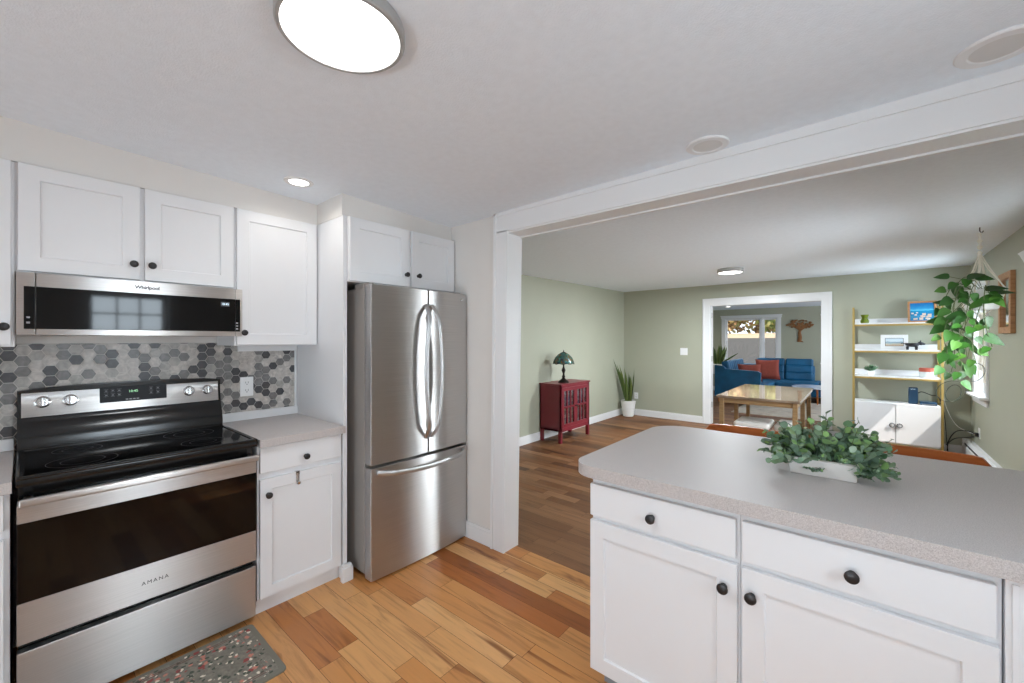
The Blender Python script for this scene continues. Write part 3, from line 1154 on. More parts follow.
mb.box((-2.885, RY0 + 0.0, 0.91), (-2.855, RY1, 0.924), 0.004)
mb.box((-2.33, RY0, 0.91), (-2.305, RY1, 0.924), 0.006)
mb.box((-2.87, RY0, 0.91), (-2.31, RY0 + 0.022, 0.924), 0.006)
mb.box((-2.87, RY1 - 0.022, 0.91), (-2.31, RY1, 0.924), 0.006)
ck = mb.build('cooktop_frame', M['black_enamel'], rg)
MB().box((-2.86, RY0 + 0.02, 0.9135), (-2.325, RY1 - 0.02, 0.919), 0.001).build('glass_top', M['black_gloss'], rg)
for x, y, r in ((-2.47, 0.16, 0.105), (-2.47, 0.57, 0.085), (-2.735, 0.16, 0.08), (-2.735, 0.57, 0.105)):
    mb = MB()
    for q_ in (r, r * 0.62):
        mb.tube([(x + q_ * math.cos(2 * PI * i / 48), y + q_ * math.sin(2 * PI * i / 48), 0.9193) for i in range(48)], 0.0007, 6, closed=True, flat=(1, 0.3))
    mb.build('burner_ring', M['ringgrey'], rg)
# back guard: curved black riser, steel control panel, black arched cap
mb = MB()
prof = [(-2.97, 0.90), (-2.872, 0.90), (-2.872, 0.952), (-2.885, 1.0), (-2.905, 1.035), (-2.905, 1.052), (-2.915, 1.07), (-2.93, 1.185), (-2.97, 1.185)]
b = bmesh.new()
L_ = [b.verts.new((x, RY0, z)) for x, z in prof]
R_ = [b.verts.new((x, RY1, z)) for x, z in prof]
for i in range(len(prof)):
    j = (i + 1) % len(prof)
    b.faces.new((L_[i], L_[j], R_[j], R_[i]))
b.faces.new(L_[::-1])
b.faces.new(R_)
bmesh.ops.recalc_face_normals(b, faces=b.faces[:])
mb._merge(b)
pts = [(RY0 + (RY1 - RY0) * i / 16, 1.172 + 0.016 * math.sin(PI * i / 16) ** 0.7) for i in range(17)]
poly = pts + [(RY1, 1.215 - 0.02), (RY1, 1.2)]
arch = [(RY0, 1.17)] + [(RY0 + (RY1 - RY0) * i / 16, 1.184 + 0.018 * math.sin(PI * i / 16) ** 0.6) for i in range(17)] + [(RY1, 1.17)]
mb.prism(arch, -2.975, -2.922, 0.004, mat=FX(0, 0, 0))
bgd = mb.build('back_guard', M['black_enamel'], rg)
slope = frame((-2.9135, 0, 1.062), (0, 1, 0), Vector((-0.0150, 0, 0.118)).normalized(), Vector((0.118, 0, 0.015)).normalized())
poly = [(RY0 + 0.012, 0.0), (RY1 - 0.012, 0.0)] + [(RY1 - 0.012 - (RY1 - RY0 - 0.024) * i / 14, 0.118 + 0.012 * math.sin(PI * i / 14) ** 0.6) for i in range(15)]
cp = MB(slope).prism(poly, 0.0, 0.005, 0.001)
for y in (0.056, 0.146, 0.606, 0.693):
    for i in range(9):
        a = R(-60 + 300 * i / 8)
        cp.box((y + 0.034 * math.cos(a) - 0.0008, 0.066 + 0.034 * math.sin(a) - 0.0008, 0.0048), (y + 0.034 * math.cos(a) + 0.0008, 0.066 + 0.034 * math.sin(a) + 0.0008, 0.0054), mi=1)
cp = cp.build('control_panel', [M['steel'], M['letter']], rg)
for y in (0.056, 0.146, 0.606, 0.693):
    k = MB(slope)
    k.lathe([(0.027, 0.005), (0.027, 0.008), (0.022, 0.010), (0.0215, 0.026), (0.019, 0.030), (0, 0.0305)], (y, 0.066, 0), 28)
    k.box((y - 0.0055, 0.066 - 0.0205, 0.03), (y + 0.0055, 0.066 + 0.0205, 0.040), 0.003)
    kn = k.build('control_knob', M['chrome'], cp)
k = MB(slope)
k.prism(rrect(0.246, 0.038, 0.508, 0.116, 0.004), 0.0045, 0.0068, 0.001)
for (u, v) in [(0.262 + 0.024 * i, w) for i in range(3) for w in (0.068, 0.09)] + [(0.435 + 0.028 * i, w) for i in range(2) for w in (0.068, 0.09)]:
    for a, c in (((u, v), (u + 0.016, v + 0.0008)), ((u, v + 0.013), (u + 0.016, v + 0.0138)), ((u + 0.004, v + 0.005), (u + 0.012, v + 0.008))):
        k.box((*a, 0.0066), (*c, 0.0071), mi=1)
for i in range(4):
    k.box((0.342 + 0.014 * i, 0.046, 0.0066), (0.352 + 0.014 * i, 0.0505, 0.0071), mi=1)
ds = k.build('display_panel', [paint('dark_display', (26, 26, 29), 0.35, 0.0, spec=0.2), M['glyph']], cp)
lettering('clock_digits', '10:45', 0.017, slope @ Matrix.Translation((0.372, 0.088, 0.0069)), M['display_green'], ds, 0.0002)

# ------------------------------------------------------------------ microwave
mw = thing('microwave_oven', 'low stainless microwave with black glass door mounted above the range', 'microwave', (-2.7, 0.38, 1.44))
MY0, MY1, MZ0, MZ1 = -0.0205, 0.7845, 1.438, 1.697
mb = MB()
mb.box((XL + 0.008, MY0 + 0.004, MZ0 + 0.004), (-2.662, MY1 - 0.03, MZ1 - 0.002), 0.002)
mb.build('body', M['steel_side'], mw)
fr_ = FX(-2.66, 0, 0)
b = MB(fr_)
b.box((MY0, MZ0, 0.0), (0.0305, MZ1, 0.036), 0.002)
b.box((0.0335, MZ0, 0.0), (0.7495, MZ1, 0.038), 0.002)
b.box((0.7515, MZ0, 0.0), (MY1, MZ1, 0.036), 0.002)
dr = b.build('front_panel', M['steel'], mw)
g = MB(fr_)
g.box((0.0, 1.464, 0.034), (0.0306, 1.64, 0.0385), 0.001)
g.box((0.0334, 1.464, 0.034), (0.7496, 1.64, 0.0405), 0.001)
g.box((0.7514, 1.464, 0.034), (0.773, 1.64, 0.0385), 0.001)
for u, v in ((0.012, 1.49), (0.012, 1.512), (0.758, 1.478), (0.758, 1.494), (0.758, 1.51)):
    g.box((u - 0.005, v - 0.004, 0.0384), (u + 0.005, v + 0.004, 0.0388), 0.0003, 1, mi=1)
gl = g.build('door_glass', [M['black_gloss'], M['glyph']], mw)
lettering('lettering', 'Whirlpool', 0.0225, FX(-2.6210, 0.385, 1.668), M['letter'], dr, 0.001, spacing=0.95, bold=0.0006)
cb = MB(fr_).box((0.682, 1.598, 0.0404), (0.722, 1.622, 0.0408)).build('clock_window', paint('clock_backlight', (70, 76, 84), 0.3, 0.0), gl)
lettering('clock_digits', '10:45', 0.0155, FX(-2.6190, 0.702, 1.61), M['display'], cb, 0.0002)
k = MB()
k.box((-2.90, 0.05, MZ0 + 0.0), (-2.70, 0.33, MZ0 + 0.0045))
k.box((-2.90, 0.43, MZ0 + 0.0), (-2.70, 0.71, MZ0 + 0.0045))
k.build('vent_grille', M['black'], mw)

# ------------------------------------------------------------------ refrigerator
fg = thing('refrigerator', 'stainless french-door refrigerator with bottom freezer drawer', 'refrigerator', (-2.5, 1.67, 0))
mb = MB()
mb.box((-2.94, 1.303, 0.03), (-2.245, 2.044, 1.725), 0.004)
for x in (-2.88, -2.3):
    for y in (1.36, 1.99):
        mb.cyl((x, y, 0.016), 0.02, 0.032, seg=12)
mb.build('body', M['steel_side'], fg)


def bowed_door(y0, y1, z0, z1, bow_y0, bow_y1):
    """door slab whose front swells gently across the width of the whole fridge"""
    mb = MB()
    b = bmesh.new()
    n = 14

    def xf(y):
        s = (y - bow_y0) / (bow_y1 - bow_y0)
        return -2.168 + 0.016 * (1 - (2 * s - 1) ** 2)
    outl = [(-2.236, y0), ] + [(xf(y0 + (y1 - y0) * i / n), y0 + (y1 - y0) * i / n) for i in range(n + 1)] + [(-2.236, y1)]
    lo = [b.verts.new((x, y, z0)) for x, y in outl]
    hi = [b.verts.new((x, y, z1)) for x, y in outl]
    m = len(outl)
    b.faces.new(lo[::-1])
    b.faces.new(hi)
    for i in range(m):
        b.faces.new((lo[i], lo[(i + 1) % m], hi[(i + 1) % m], hi[i]))
    bmesh.ops.recalc_face_normals(b, faces=b.faces[:])
    sharp = [e for e in b.edges if len(e.link_faces) == 2 and e.calc_face_angle() > 0.5]
    bmesh.ops.bevel(b, geom=sharp, offset=0.005, segments=2, affect='EDGES', profile=0.5)
    mb._merge(b)
    return mb


ld = bowed_door(1.298, 1.6985, 0.684, 1.743, 1.298, 2.054).build('left_door', M['steel'], fg)
rd = bowed_door(1.7045, 2.054, 0.684, 1.743, 1.298, 2.054).build('right_door', M['steel'], fg)
fd = bowed_door(1.298, 2.054, 0.012, 0.667, 1.298, 2.054).build('freezer_drawer', M['steel'], fg)


def bar_handle(parent, pts, name='handle', w=0.011, flat=(1.0, 1.0)):
    mb = MB()
    mb.tube(pts, w, 12, flat=flat)
    return mb.build(name, M['handle'], parent)


for par, y0, sgn in ((ld, 1.681, -1), (rd, 1.731, 1)):
    pts = []
    for i in range(21):
        s = i / 20
        pts.append((-2.152 + 0.058 * min(1, math.sin(PI * s) * 3.2) ** 0.8, y0 + sgn * 0.040 * math.sin(PI * s), 0.785 + 0.86 * s))
    bar_handle(par, pts, w=0.0135, flat=(1.15, 0.6))
pts = []
for i in range(25):
    s = i / 24
    pts.append((-2.158 + 0.016 * math.sin(PI * s) + 0.052 * min(1, math.sin(PI * s) * 3.0) ** 0.8, 1.335 + 0.685 * s, 0.640 - 0.022 * math.sin(PI * s)))
bar_handle(fd, pts, w=0.0145, flat=(0.6, 1.15))
mb = MB()
mb.box((-2.37, 1.31, 1.726), (-2.262, 1.375, 1.757), 0.004)
mb.box((-2.262, 1.312, 1.738), (-2.215, 1.345, 1.757), 0.003)
mb.build('hinge_cover', M['steel_side'], fg)
mb = MB()
mb.box((-2.37, 1.975, 1.726), (-2.262, 2.04, 1.757), 0.004)
mb.box((-2.262, 2.005, 1.738), (-2.215, 2.038, 1.757), 0.003)
mb.build('hinge_cover', M['steel_side'], fg)
MB(FX(-2.163, 2.0, 1.70)).cyl((0, 0, 0.004), 0.008, 0.004, seg=20).build('badge', M['chrome'], rd)

# ------------------------------------------------------------------ floor mat
root = thing('floor_mat', 'grey kitchen floor mat with small pink flowers in front of the range', 'rug', (-2.1, 0.1, 0))
MB().prism(rrect(-2.318, -0.55, -1.882, 0.734, 0.025), 0.0005, 0.009, 0.003).build('mat_border', M['rug_edge'], root)
MB().prism(rrect(-2.293, -0.525, -1.907, 0.709, 0.012), 0.0085, 0.0098, 0.0).build('flowered_panel', M['rug'], root)
mb = MB()
for o_ in (0.044, 0.055):
    mb.tube([(x, y, 0.0098) for x, y in ((-2.318 + o_, -0.55 + o_), (-1.882 - o_, -0.55 + o_), (-1.882 - o_, 0.734 - o_ - 0.02), (-2.318 + o_, 0.734 - o_ - 0.02))], 0.0022, 6, closed=True, flat=(1, 0.3))
mb.build('border_lines', paint('brown_yarn', (112, 82, 74), 0.9), root)


# ------------------------------------------------------------------ ceiling lights
def flush_light(label, x, y, z, r, h, energy, group='flush ceiling lights', ringmat=None):
    root = thing('ceiling_light', label, 'ceiling light', (x, y, z), group)
    MB().lathe([(0, z + 0.01), (r, z + 0.01), (r, z - h + 0.004), (r - 0.004, z - h), (r - 0.014, z - h), (r - 0.016, z - h + 0.006), (0, z - h + 0.006)], (x, y, 0), 56).build('rim', ringmat or M['chrome'], root)
    MB().lathe([(0, z - h - 0.001), (r * 0.7, z - h - 0.0005), (r - 0.014, z - h + 0.004)], (x, y, 0), 56).build('diffuser', M['lamp_white'], root)
    add_light('AREA', 'ceiling_light_glow', (x, y, z - h - 0.006), energy, (0.88, 0.95, 1.0), (0, 0, -1), 2 * r - 0.04, shape='DISK')
    return root


rim_grey = paint('satin_nickel_rim', (176, 175, 174), 0.4, 0.01, metal=0.25)
flush_light('large round lit ceiling light above the kitchen floor', -1.135, 0.59, kz(-1.135, 0.59), 0.173, 0.034, 7, ringmat=rim_grey)
flush_light('small round lit ceiling light on the dining room ceiling', -1.29, 5.88, dz(-1.29, 5.88), 0.15, 0.05, 84, ringmat=rim_grey)


def recessed(label, x, y, z, r, lit, energy=0, group='recessed downlights'):
    root = thing('downlight', label, 'ceiling light', (x, y, z), group)
    MB().lathe([(r * 0.60, z + 0.012), (r * 0.64, z - 0.002), (r * 0.70, z - 0.006), (r * 0.96, z - 0.005), (r, z - 0.001), (r, z + 0.008)], (x, y, 0), 40).build('trim_ring', M['trim'], root)
    MB().lathe([(0, z - 0.0035), (r * 0.66, z - 0.003)], (x, y, 0), 40).build('diffuser', M['lamp_white'] if lit else M['lamp_off'], root)
    if energy:
        add_light('AREA', 'downlight_glow', (x, y, z - 0.012), energy, (1.0, 0.95, 0.88), (0, 0, -1), r * 1.2, shape='DISK', spread=R(150))


recessed('lit recessed downlight over the range counter by the soffit', -2.38, 0.985, kz(-2.38, 0.985), 0.075, True, 1.0)
recessed('unlit recessed downlight near the opening, the smaller of the two in view', -0.522, 1.96, kz(-0.522, 1.96) - 0.001, 0.088, False)
recessed('unlit recessed downlight cut off at the upper right corner of the picture', 0.315, 1.885, kz(0.315, 1.885) - 0.001, 0.095, False)
recessed('tiny lit downlight on the living room ceiling beyond the doorway', -2.52, 11.3, 2.235, 0.085, True, 8)

# ------------------------------------------------------------------ peninsula
PY = 1.50


def peninsula_unit(label, x0, x1, dx0, dx1, ku, kd):
    root = thing('peninsula_cabinet', label, 'cabinet', ((x0 + x1) / 2, PY, 0), 'white peninsula cabinets')
    mb = MB()
    mb.box((x0, PY, 0.09), (x1, 2.08, 0.867), 0.001)
    mb.build('cabinet_body', M['white'], root)
    MB().box((x0 + (0.02 if x0 < -0.5 else 0), PY + 0.06, 0.0), (x1, 2.06, 0.091), 0.001).build('toe_kick', paint('grey_toe_kick', (150, 152, 156), 0.6), root)
    d = MB(FY(dx0, PY, 0.093)).shaker(dx1 - dx0, 0.60, rail=0.06).build('door', M['white'], root)
    knob(d, FY(0, PY, 0), kd, 0.612, 0.02, 0.0175)
    d = MB().box((dx0, PY - 0.02, 0.712), (dx1 - 0.004, PY, 0.84), 0.004).build('drawer', M['white'], root)
    knob(d, FY(0, PY, 0), ku, 0.77, 0.02, 0.0175)
    return root


peninsula_unit('white peninsula cabinet with drawer and door at the free left end', -0.836, -0.2985, -0.838, -0.305, -0.583, -0.344)
peninsula_unit('white peninsula cabinet with wide drawer and door in the right foreground', -0.2975, 0.255, -0.291, 0.249, -0.02, -0.264)
mb = MB()
mb.box((0.258, PY - 0.012, 0.0), (1.018, 2.08, 0.867), 0.002)
for i in range(6):
    mb.box((0.268 + i * 0.06, PY - 0.016, 0.02), (0.268 + i * 0.06 + 0.012, PY - 0.01, 0.85), 0.002)
tag(mb.build('filler_panel', M['white']), 'white fluted filler panel at the right end of the peninsula', 'panel')
mb = MB()
mb.prism(rrect(-0.922, 1.458, 1.018, 2.485, 0, 10, (0.10, 0.0, 0.0, 0.17)), 0.868, 0.914, 0.0015, 0, None, 1)
tag(mb.build('peninsula_worktop', [M['laminate'], M['laminate_edge']], angle=28), 'large speckled grey laminate worktop on the white peninsula', 'countertop')


# ------------------------------------------------------------------ leaves
def leaf_quadmesh(bm, base, d, n, L, W, shape, mi=0, cup=0.15, droop=0.0):
    """one leaf starting at base along d with face normal n"""
    d = d.normalized()
    n = (n - d * n.dot(d)).normalized()
    s = d.cross(n)
    rows = []
    for t, w in shape:
        c = base + d * (L * t) - Vector((0, 0, 1)) * (droop * L * t * t)
        if w < 1e-4:
            rows.append([bm.verts.new(c)])
        else:
            rows.append([bm.verts.new(c + s * (W * w) + n * (cup * W * w)), bm.verts.new(c), bm.verts.new(c - s * (W * w) + n * (cup * W * w))])
    for p, q in zip(rows, rows[1:]):
        if len(p) == 1 and len(q) == 3:
            fs = [(p[0], q[1], q[0]), (p[0], q[2], q[1])]
        elif len(p) == 3 and len(q) == 1:
            fs = [(p[0], p[1], q[0]), (p[1], p[2], q[0])]
        else:
            fs = [(p[0], p[1], q[1], q[0]), (p[1], p[2], q[2], q[1])]
        for f in fs:
            bm.faces.new(f).material_index = mi


ROUND = [(0, 0), (0.08, 0.26), (0.3, 0.47), (0.55, 0.5), (0.8, 0.38), (0.95, 0.17), (1, 0)]
HEART = [(0, 0), (0.03, 0.30), (0.14, 0.47), (0.32, 0.5), (0.55, 0.40), (0.78, 0.22), (0.92, 0.08), (1, 0)]
OVAL = [(0, 0), (0.15, 0.3), (0.45, 0.5), (0.75, 0.36), (1, 0)]


def rvec(q):
    while True:
        v = Vector((q.uniform(-1, 1), q.uniform(-1, 1), q.uniform(-1, 1)))
        if 0.1 < v.length < 1:
            return v.normalized()


# planter of eucalyptus on the peninsula
root = thing('planter', 'white oblong planter overflowing with grey-green eucalyptus on the peninsula worktop', 'plant', (-0.11, 1.94, 0.914))
mb = MB()
b = bmesh.new()
x0, x1, ya, yb_ = -0.207, -0.012, 1.888, 1.985
lo = [b.verts.new(p) for p in ((x0, ya, 0.9145), (x1, ya, 0.9145), (x1, yb_, 0.9145), (x0, yb_, 0.9145))]
e = 0.010
hi = [b.verts.new(p) for p in ((x0 - e, ya - e, 0.978), (x1 + e, ya - e, 0.972), (x1 + e, yb_ + e, 0.972), (x0 - e, yb_ + e, 0.972))]
ii = [b.verts.new(p) for p in ((x0, ya, 0.978), (x1, ya, 0.978), (x1, yb_, 0.978), (x0, yb_, 0.978))]
dd = [b.verts.new(p) for p in ((x0 + 0.002, ya + 0.002, 0.955), (x1 - 0.002, ya + 0.002, 0.955), (x1 - 0.002, yb_ - 0.002, 0.955), (x0 + 0.002, yb_ - 0.002, 0.955))]
b.faces.new(lo[::-1])
for p, q_ in ((lo, hi), (hi, ii), (ii, dd)):
    for i in range(4):
        b.faces.new((p[i], p[(i + 1) % 4], q_[(i + 1) % 4], q_[i]))
b.faces.new(dd)
bmesh.ops.recalc_face_normals(b, faces=b.faces[:])
bmesh.ops.bevel(b, geom=[ed for ed in b.edges if ed.verts[0] in set(lo + hi) and ed.verts[1] in set(lo + hi)], offset=0.004, segments=2, affect='EDGES', profile=0.5)
mb._merge(b)
mb.build('trough', M['pot_stone'], root)
q = random.Random(5)
lf, stm = MB(), MB()
for i in range(118):
    bx, by = q.uniform(x0 + 0.005, x1 - 0.005), q.uniform(ya + 0.015, yb_ - 0.01)
    sx = (bx - (x0 + x1) / 2) / 0.1
    droop = q.random() < 0.14
    if droop:
        a = Vector((q.choice([-0.8, 0.2, 0.9, 1.0]) + q.gauss(0, 0.2), -0.6 + q.gauss(0, 0.2), 0.45)).normalized()
        L = q.uniform(0.08, 0.13)
    else:
        a = Vector((sx * 0.55 + q.gauss(0.08, 0.34), q.gauss(0.1, 0.38), q.uniform(0.55, 1.0))).normalized()
        L = q.uniform(0.10, 0.20) * (1 - 0.25 * min(1, abs(sx)))
        if q.random() < 0.18:
            a = Vector((1.0, q.gauss(-0.1, 0.3), 0.5)).normalized()
            L = q.uniform(0.09, 0.135)
            bx = q.uniform(x1 - 0.05, x1 - 0.01)
    P = Vector((bx, by, 0.955))
    pts = [P.copy()]
    d = a.copy()
    nseg = 8
    for s in range(nseg):
        d = (d + Vector((0, 0, -0.30 if droop else -0.03 - 0.14 * (1 - a.z))) + rvec(q) * 0.06).normalized()
        P = P + d * (L / nseg)
        if P.z < 0.945:
            P.z = 0.945
            d.z = abs(d.z) * 0.2
        pts.append(P.copy())
    stm.tube(pts, 0.0011, 5)
    small = q.random() < 0.2 or droop
    for s in range(2, nseg + 1):
        for sd in (-1, 1):
            if s == nseg and sd == -1:
                continue
            t = (pts[s] - pts[s - 1]).normalized()
            side = t.cross(Vector((q.uniform(-0.5, 0.5), q.uniform(-0.5, 0.5), 1))).normalized()
            dr_ = (side * sd + t * 0.5 + rvec(q) * 0.35).normalized()
            sz = (0.016 if small else q.uniform(0.028, 0.042)) * (1.0 - 0.35 * (s / nseg))
            nn = (Vector((0, -0.7, 0.8)) + rvec(q) * 0.8)
            leaf_quadmesh(lf.bm, pts[s], dr_, nn, sz, sz * 1.0, ROUND, cup=0.2)
stm.build('stems', M['stem'], root)
lf.build('foliage', M['euca'], root)


# ------------------------------------------------------------------ bar stools behind the peninsula
def make_stool(label, x, y):
    root = thing('bar_stool', label, 'stool', (x, y, 0), 'bar stools behind the peninsula')
    w = 0.235
    mb = MB()
    # curved top rail: swept slab
    b = bmesh.new()
    n = 18
    z0, z1, th = 0.765, 0.914, 0.018
    ring = []
    for i in range(n + 1):
        s = -1 + 2 * i / n
        edge = max(0.0, (abs(s) - 0.84) / 0.16)
        zt = z1 - 0.040 * edge ** 2.2
        zb = z0 + 0.045 * edge ** 2.2
        yy = y + 0.20 - 0.045 * s * s
        tx = Vector((w, -0.09 * s, 0)).normalized()
        nx = Vector((-tx.y, tx.x, 0))
        c = Vector((x + w * s, yy, 0))
        ring.append([b.verts.new(c + nx * (th / 2) + Vector((0, 0, zb))), b.verts.new(c - nx * (th / 2) + Vector((0, 0, zb))),
                     b.verts.new(c - nx * (th / 2) + Vector((0, 0, zt))), b.verts.new(c + nx * (th / 2) + Vector((0, 0, zt)))])
    for p, q_ in zip(ring, ring[1:]):
        for k in range(4):
            b.faces.new((p[k], p[(k + 1) % 4], q_[(k + 1) % 4], q_[k]))
    b.faces.new(ring[0][::-1])
    b.faces.new(ring[-1])
    bmesh.ops.recalc_face_normals(b, faces=b.faces[:])
    mb._merge(b)
    mb.build('back_rail', M['teak'], root, angle=50)
    mb = MB()
    mb.prism(rrect(x - 0.2, y - 0.18, x + 0.2, y + 0.18, 0.06), 0.60, 0.635, 0.012)
    mb.build('seat', M['teak'], root)
    for sx in (-1, 1):
        mb = MB()
        mb.tube([(x + sx * 0.16, y + 0.14, 0.60), (x + sx * 0.175, y + 0.185, 0.70), (x + sx * 0.18, y + 0.178, 0.80)], 0.013, 10)
        mb.build('back_post', M['teak'], root)
        for sy in (-1, 1):
            mb = MB()
            mb.tube([(x + sx * 0.20, y + sy * 0.18, 0.0), (x + sx * 0.15, y + sy * 0.13, 0.61)], [0.014, 0.02], 12)
            mb.build('leg', M['teak'], root)
        mb = MB()
        mb.tube([(x + sx * 0.183, y - 0.163, 0.22), (x + sx * 0.183, y + 0.163, 0.22)], 0.010, 8)
        mb.build('stretcher', M['teak'], root)
    mb = MB()
    mb.tube([(x - 0.183, y - 0.163, 0.2), (x + 0.183, y - 0.163, 0.2)], 0.010, 8)
    mb.build('foot_rest', M['teak'], root)
    return root


make_stool('brown wooden stool back just behind the worktop, left of the planter', -0.485, 2.50)
make_stool('brown wooden stool back just behind the worktop, in front of the shelf unit', 0.19, 2.50)

# ------------------------------------------------------------------ dining: red cabinet with lamp
rc = thing('display_cabinet', 'crimson glass-door cabinet on legs against the green wall', 'cabinet', (-3.28, 5.09, 0))
cx0, cx1, cy0, cy1 = -3.462, -3.115, 4.71, 5.48
for x in (cx0, cx1 - 0.042):
    for y in (cy0, cy1 - 0.042):
        MB().box((x, y, 0.0), (x + 0.042, y + 0.042, 0.17), 0.002).build('leg', M['red'], rc)
mb = MB()
mb.box((cx0, cy0, 0.16), (cx1 - 0.02, cy1, 0.19), 0.001)
mb.box((cx0, cy0, 0.19), (cx0 + 0.012, cy1, 0.785), 0.001)
mb.box((cx0, cy0, 0.16), (cx1, cy0 + 0.022, 0.785), 0.002)
mb.box((cx0, cy1 - 0.022, 0.16), (cx1, cy1, 0.785), 0.002)
mb.box((cx1 - 0.022, cy0, 0.15), (cx1, cy1, 0.205), 0.002)
mb.box((cx1 - 0.022, cy0, 0.755), (cx1, cy1, 0.786), 0.002)
mb.box((cx1 - 0.022, cy0, 0.15), (cx1, cy0 + 0.042, 0.786), 0.002)
mb.box((cx1 - 0.022, cy1 - 0.042, 0.15), (cx1, cy1, 0.786), 0.002)
mb.build('carcass', M['red'], rc)
MB().box((cx0 + 0.014, cy0 + 0.024, 0.465), (cx1 - 0.05, cy1 - 0.024, 0.48), 0.001).build('shelf', M['red'], rc)
MB().box((cx0 - 0.008, cy0 - 0.012, 0.786), (cx1 + 0.012, cy1 + 0.012, 0.808), 0.004).build('top', M['red'], rc)
for a, c, ky in ((cy0 + 0.043, 5.0935, 5.078), (5.0965, cy1 - 0.043, 5.112)):
    mb = MB(FX(cx1 - 0.018, 0, 0))
    st = 0.04
    mb.box((a, 0.207, 0), (a + st, 0.753, 0.02), 0.002)
    mb.box((c - st, 0.207, 0), (c, 0.753, 0.02), 0.002)
    mb.box((a + st, 0.207, 0), (c - st, 0.207 + 0.045, 0.02), 0.002)
    mb.box((a + st, 0.753 - 0.045, 0), (c - st, 0.753, 0.02), 0.002)
    for i in (1, 2):
        u = a + st + (c - a - 2 * st) * i / 3
        mb.box((u - 0.011, 0.252, 0.003), (u + 0.011, 0.708, 0.018), 0.001)
    mb.box((a + st, 0.47, 0.003), (c - st, 0.494, 0.018), 0.001)
    dr = mb.build('door', M['red'], rc)
    MB(FX(cx1 - 0.018, 0, 0)).box((a + st - 0.003, 0.249, 0.006), (c - st + 0.003, 0.711, 0.009)).build('glass', M['cab_glass'], dr)
    knob(dr, FX(cx1 - 0.018, 0, 0), ky, 0.482, 0.02, 0.010)
    MB(FX(cx1 - 0.018, 0, 0)).box((a - 0.002 if a < 5 else c - 0.004, 0.30, 0.018), (a + 0.004 if a < 5 else c + 0.002, 0.35, 0.022), 0.001).build('hinge', M['black'], dr)
# folded linens seen through the glass
q = random.Random(3)
bi = 0
for zs in (0.1905, 0.4805):
    for k in range(2):
        y = 4.80 + k * 0.36
        z = zs
        for m_ in range(5 if zs < 0.3 else 4):
            col = [(120, 124, 138), (150, 148, 152), (92, 112, 150), (170, 168, 170), (84, 90, 108)][(m_ + k * 2) % 5]
            th = 0.042
            o = MB().box((-3.44, y, z), (-3.17, y + 0.25, z + th), 0.014, 3).build('folded_linen', paint('linen_cloth', col, 0.9, 0.08, 40))
            shelf_ = 'lower' if zs < 0.3 else 'upper'
            side_ = 'left' if k == 0 else 'right'
            ordn = ['bottom', 'second', 'third', 'fourth', 'fifth'][m_]
            tag(o, 'folded cloth, %s of the pile on the %s shelf behind the %s glass door' % (ordn, shelf_, side_), 'cloth', 'folded cloths in the red cabinet')
            z += th + 0.0004

tl = thing('table_lamp', 'small stained glass lamp with dark bronze base on the red cabinet', 'lamp', (-3.24, 4.97, 0.808))
lx, ly, lz = -3.24, 4.97, 0.8085
MB().lathe([(0, 0), (0.078, 0), (0.078, 0.008), (0.068, 0.016), (0.058, 0.03), (0.03, 0.05), (0.018, 0.065), (0.026, 0.085), (0.014, 0.105), (0.013, 0.13), (0.022, 0.15), (0.03, 0.175), (0.02, 0.2), (0.012, 0.22), (0.011, 0.30), (0.006, 0.31), (0.006, 0.42), (0, 0.42)], (lx, ly, lz), 28).build('base', M['bronze'], tl)
sh = MB()
prof = [(0.012, 0.432), (0.03, 0.425), (0.08, 0.395), (0.12, 0.35), (0.142, 0.30), (0.15, 0.27)]
prof2 = [(r - 0.004, z - 0.002) for r, z in prof[::-1]]
sh.lathe(prof + prof2 + [prof[0]], (lx, ly, lz), 36)
sd = sh.build('lamp_shade', M['stained'], tl)
ri = MB()
for i in range(12):
    a = 2 * PI * i / 12
    ri.tube([(lx + r * math.cos(a), ly + r * math.sin(a), lz + z + 0.001) for r, z in prof], 0.0022, 5)
ri.tube([(lx + 0.15 * math.cos(2 * PI * i / 36), ly + 0.15 * math.sin(2 * PI * i / 36), lz + 0.268 + 0.006 * math.cos(2 * PI * i / 4)) for i in range(36)], 0.004, 6, closed=True)
ri.build('leading', M['bronze'], sd)
MB().lathe([(0, 0.42), (0.014, 0.425), (0.016, 0.433), (0.006, 0.44), (0.009, 0.452), (0, 0.466)], (lx, ly, lz), 16).build('finial', M['bronze'], tl)


# ------------------------------------------------------------------ snake plants
def sword_leaf(bm, base, d, L, W, twist, bend, q):
    d = d.normalized()
    side = d.cross(Vector((math.cos(twist), math.sin(twist), 0.1))).normalized()
    n = side.cross(d)
    rows = []
    for i in range(9):
        t = i / 8
        w = W * (0.55 + 0.45 * math.sin(PI * min(1, t * 1.25) * 0.8)) * (1 if t < 0.7 else max(0.02, (1 - t) / 0.3))
        c = base + d * (L * t) + n * (bend * L * t * t)
        rows.append([bm.verts.new(c + side * w / 2 + n * w * 0.25), bm.verts.new(c), bm.verts.new(c - side * w / 2 + n * w * 0.25)])
    for p, r_ in zip(rows, rows[1:]):
        bm.faces.new((p[0], p[1], r_[1], r_[0]))
        bm.faces.new((p[1], p[2], r_[2], r_[1]))


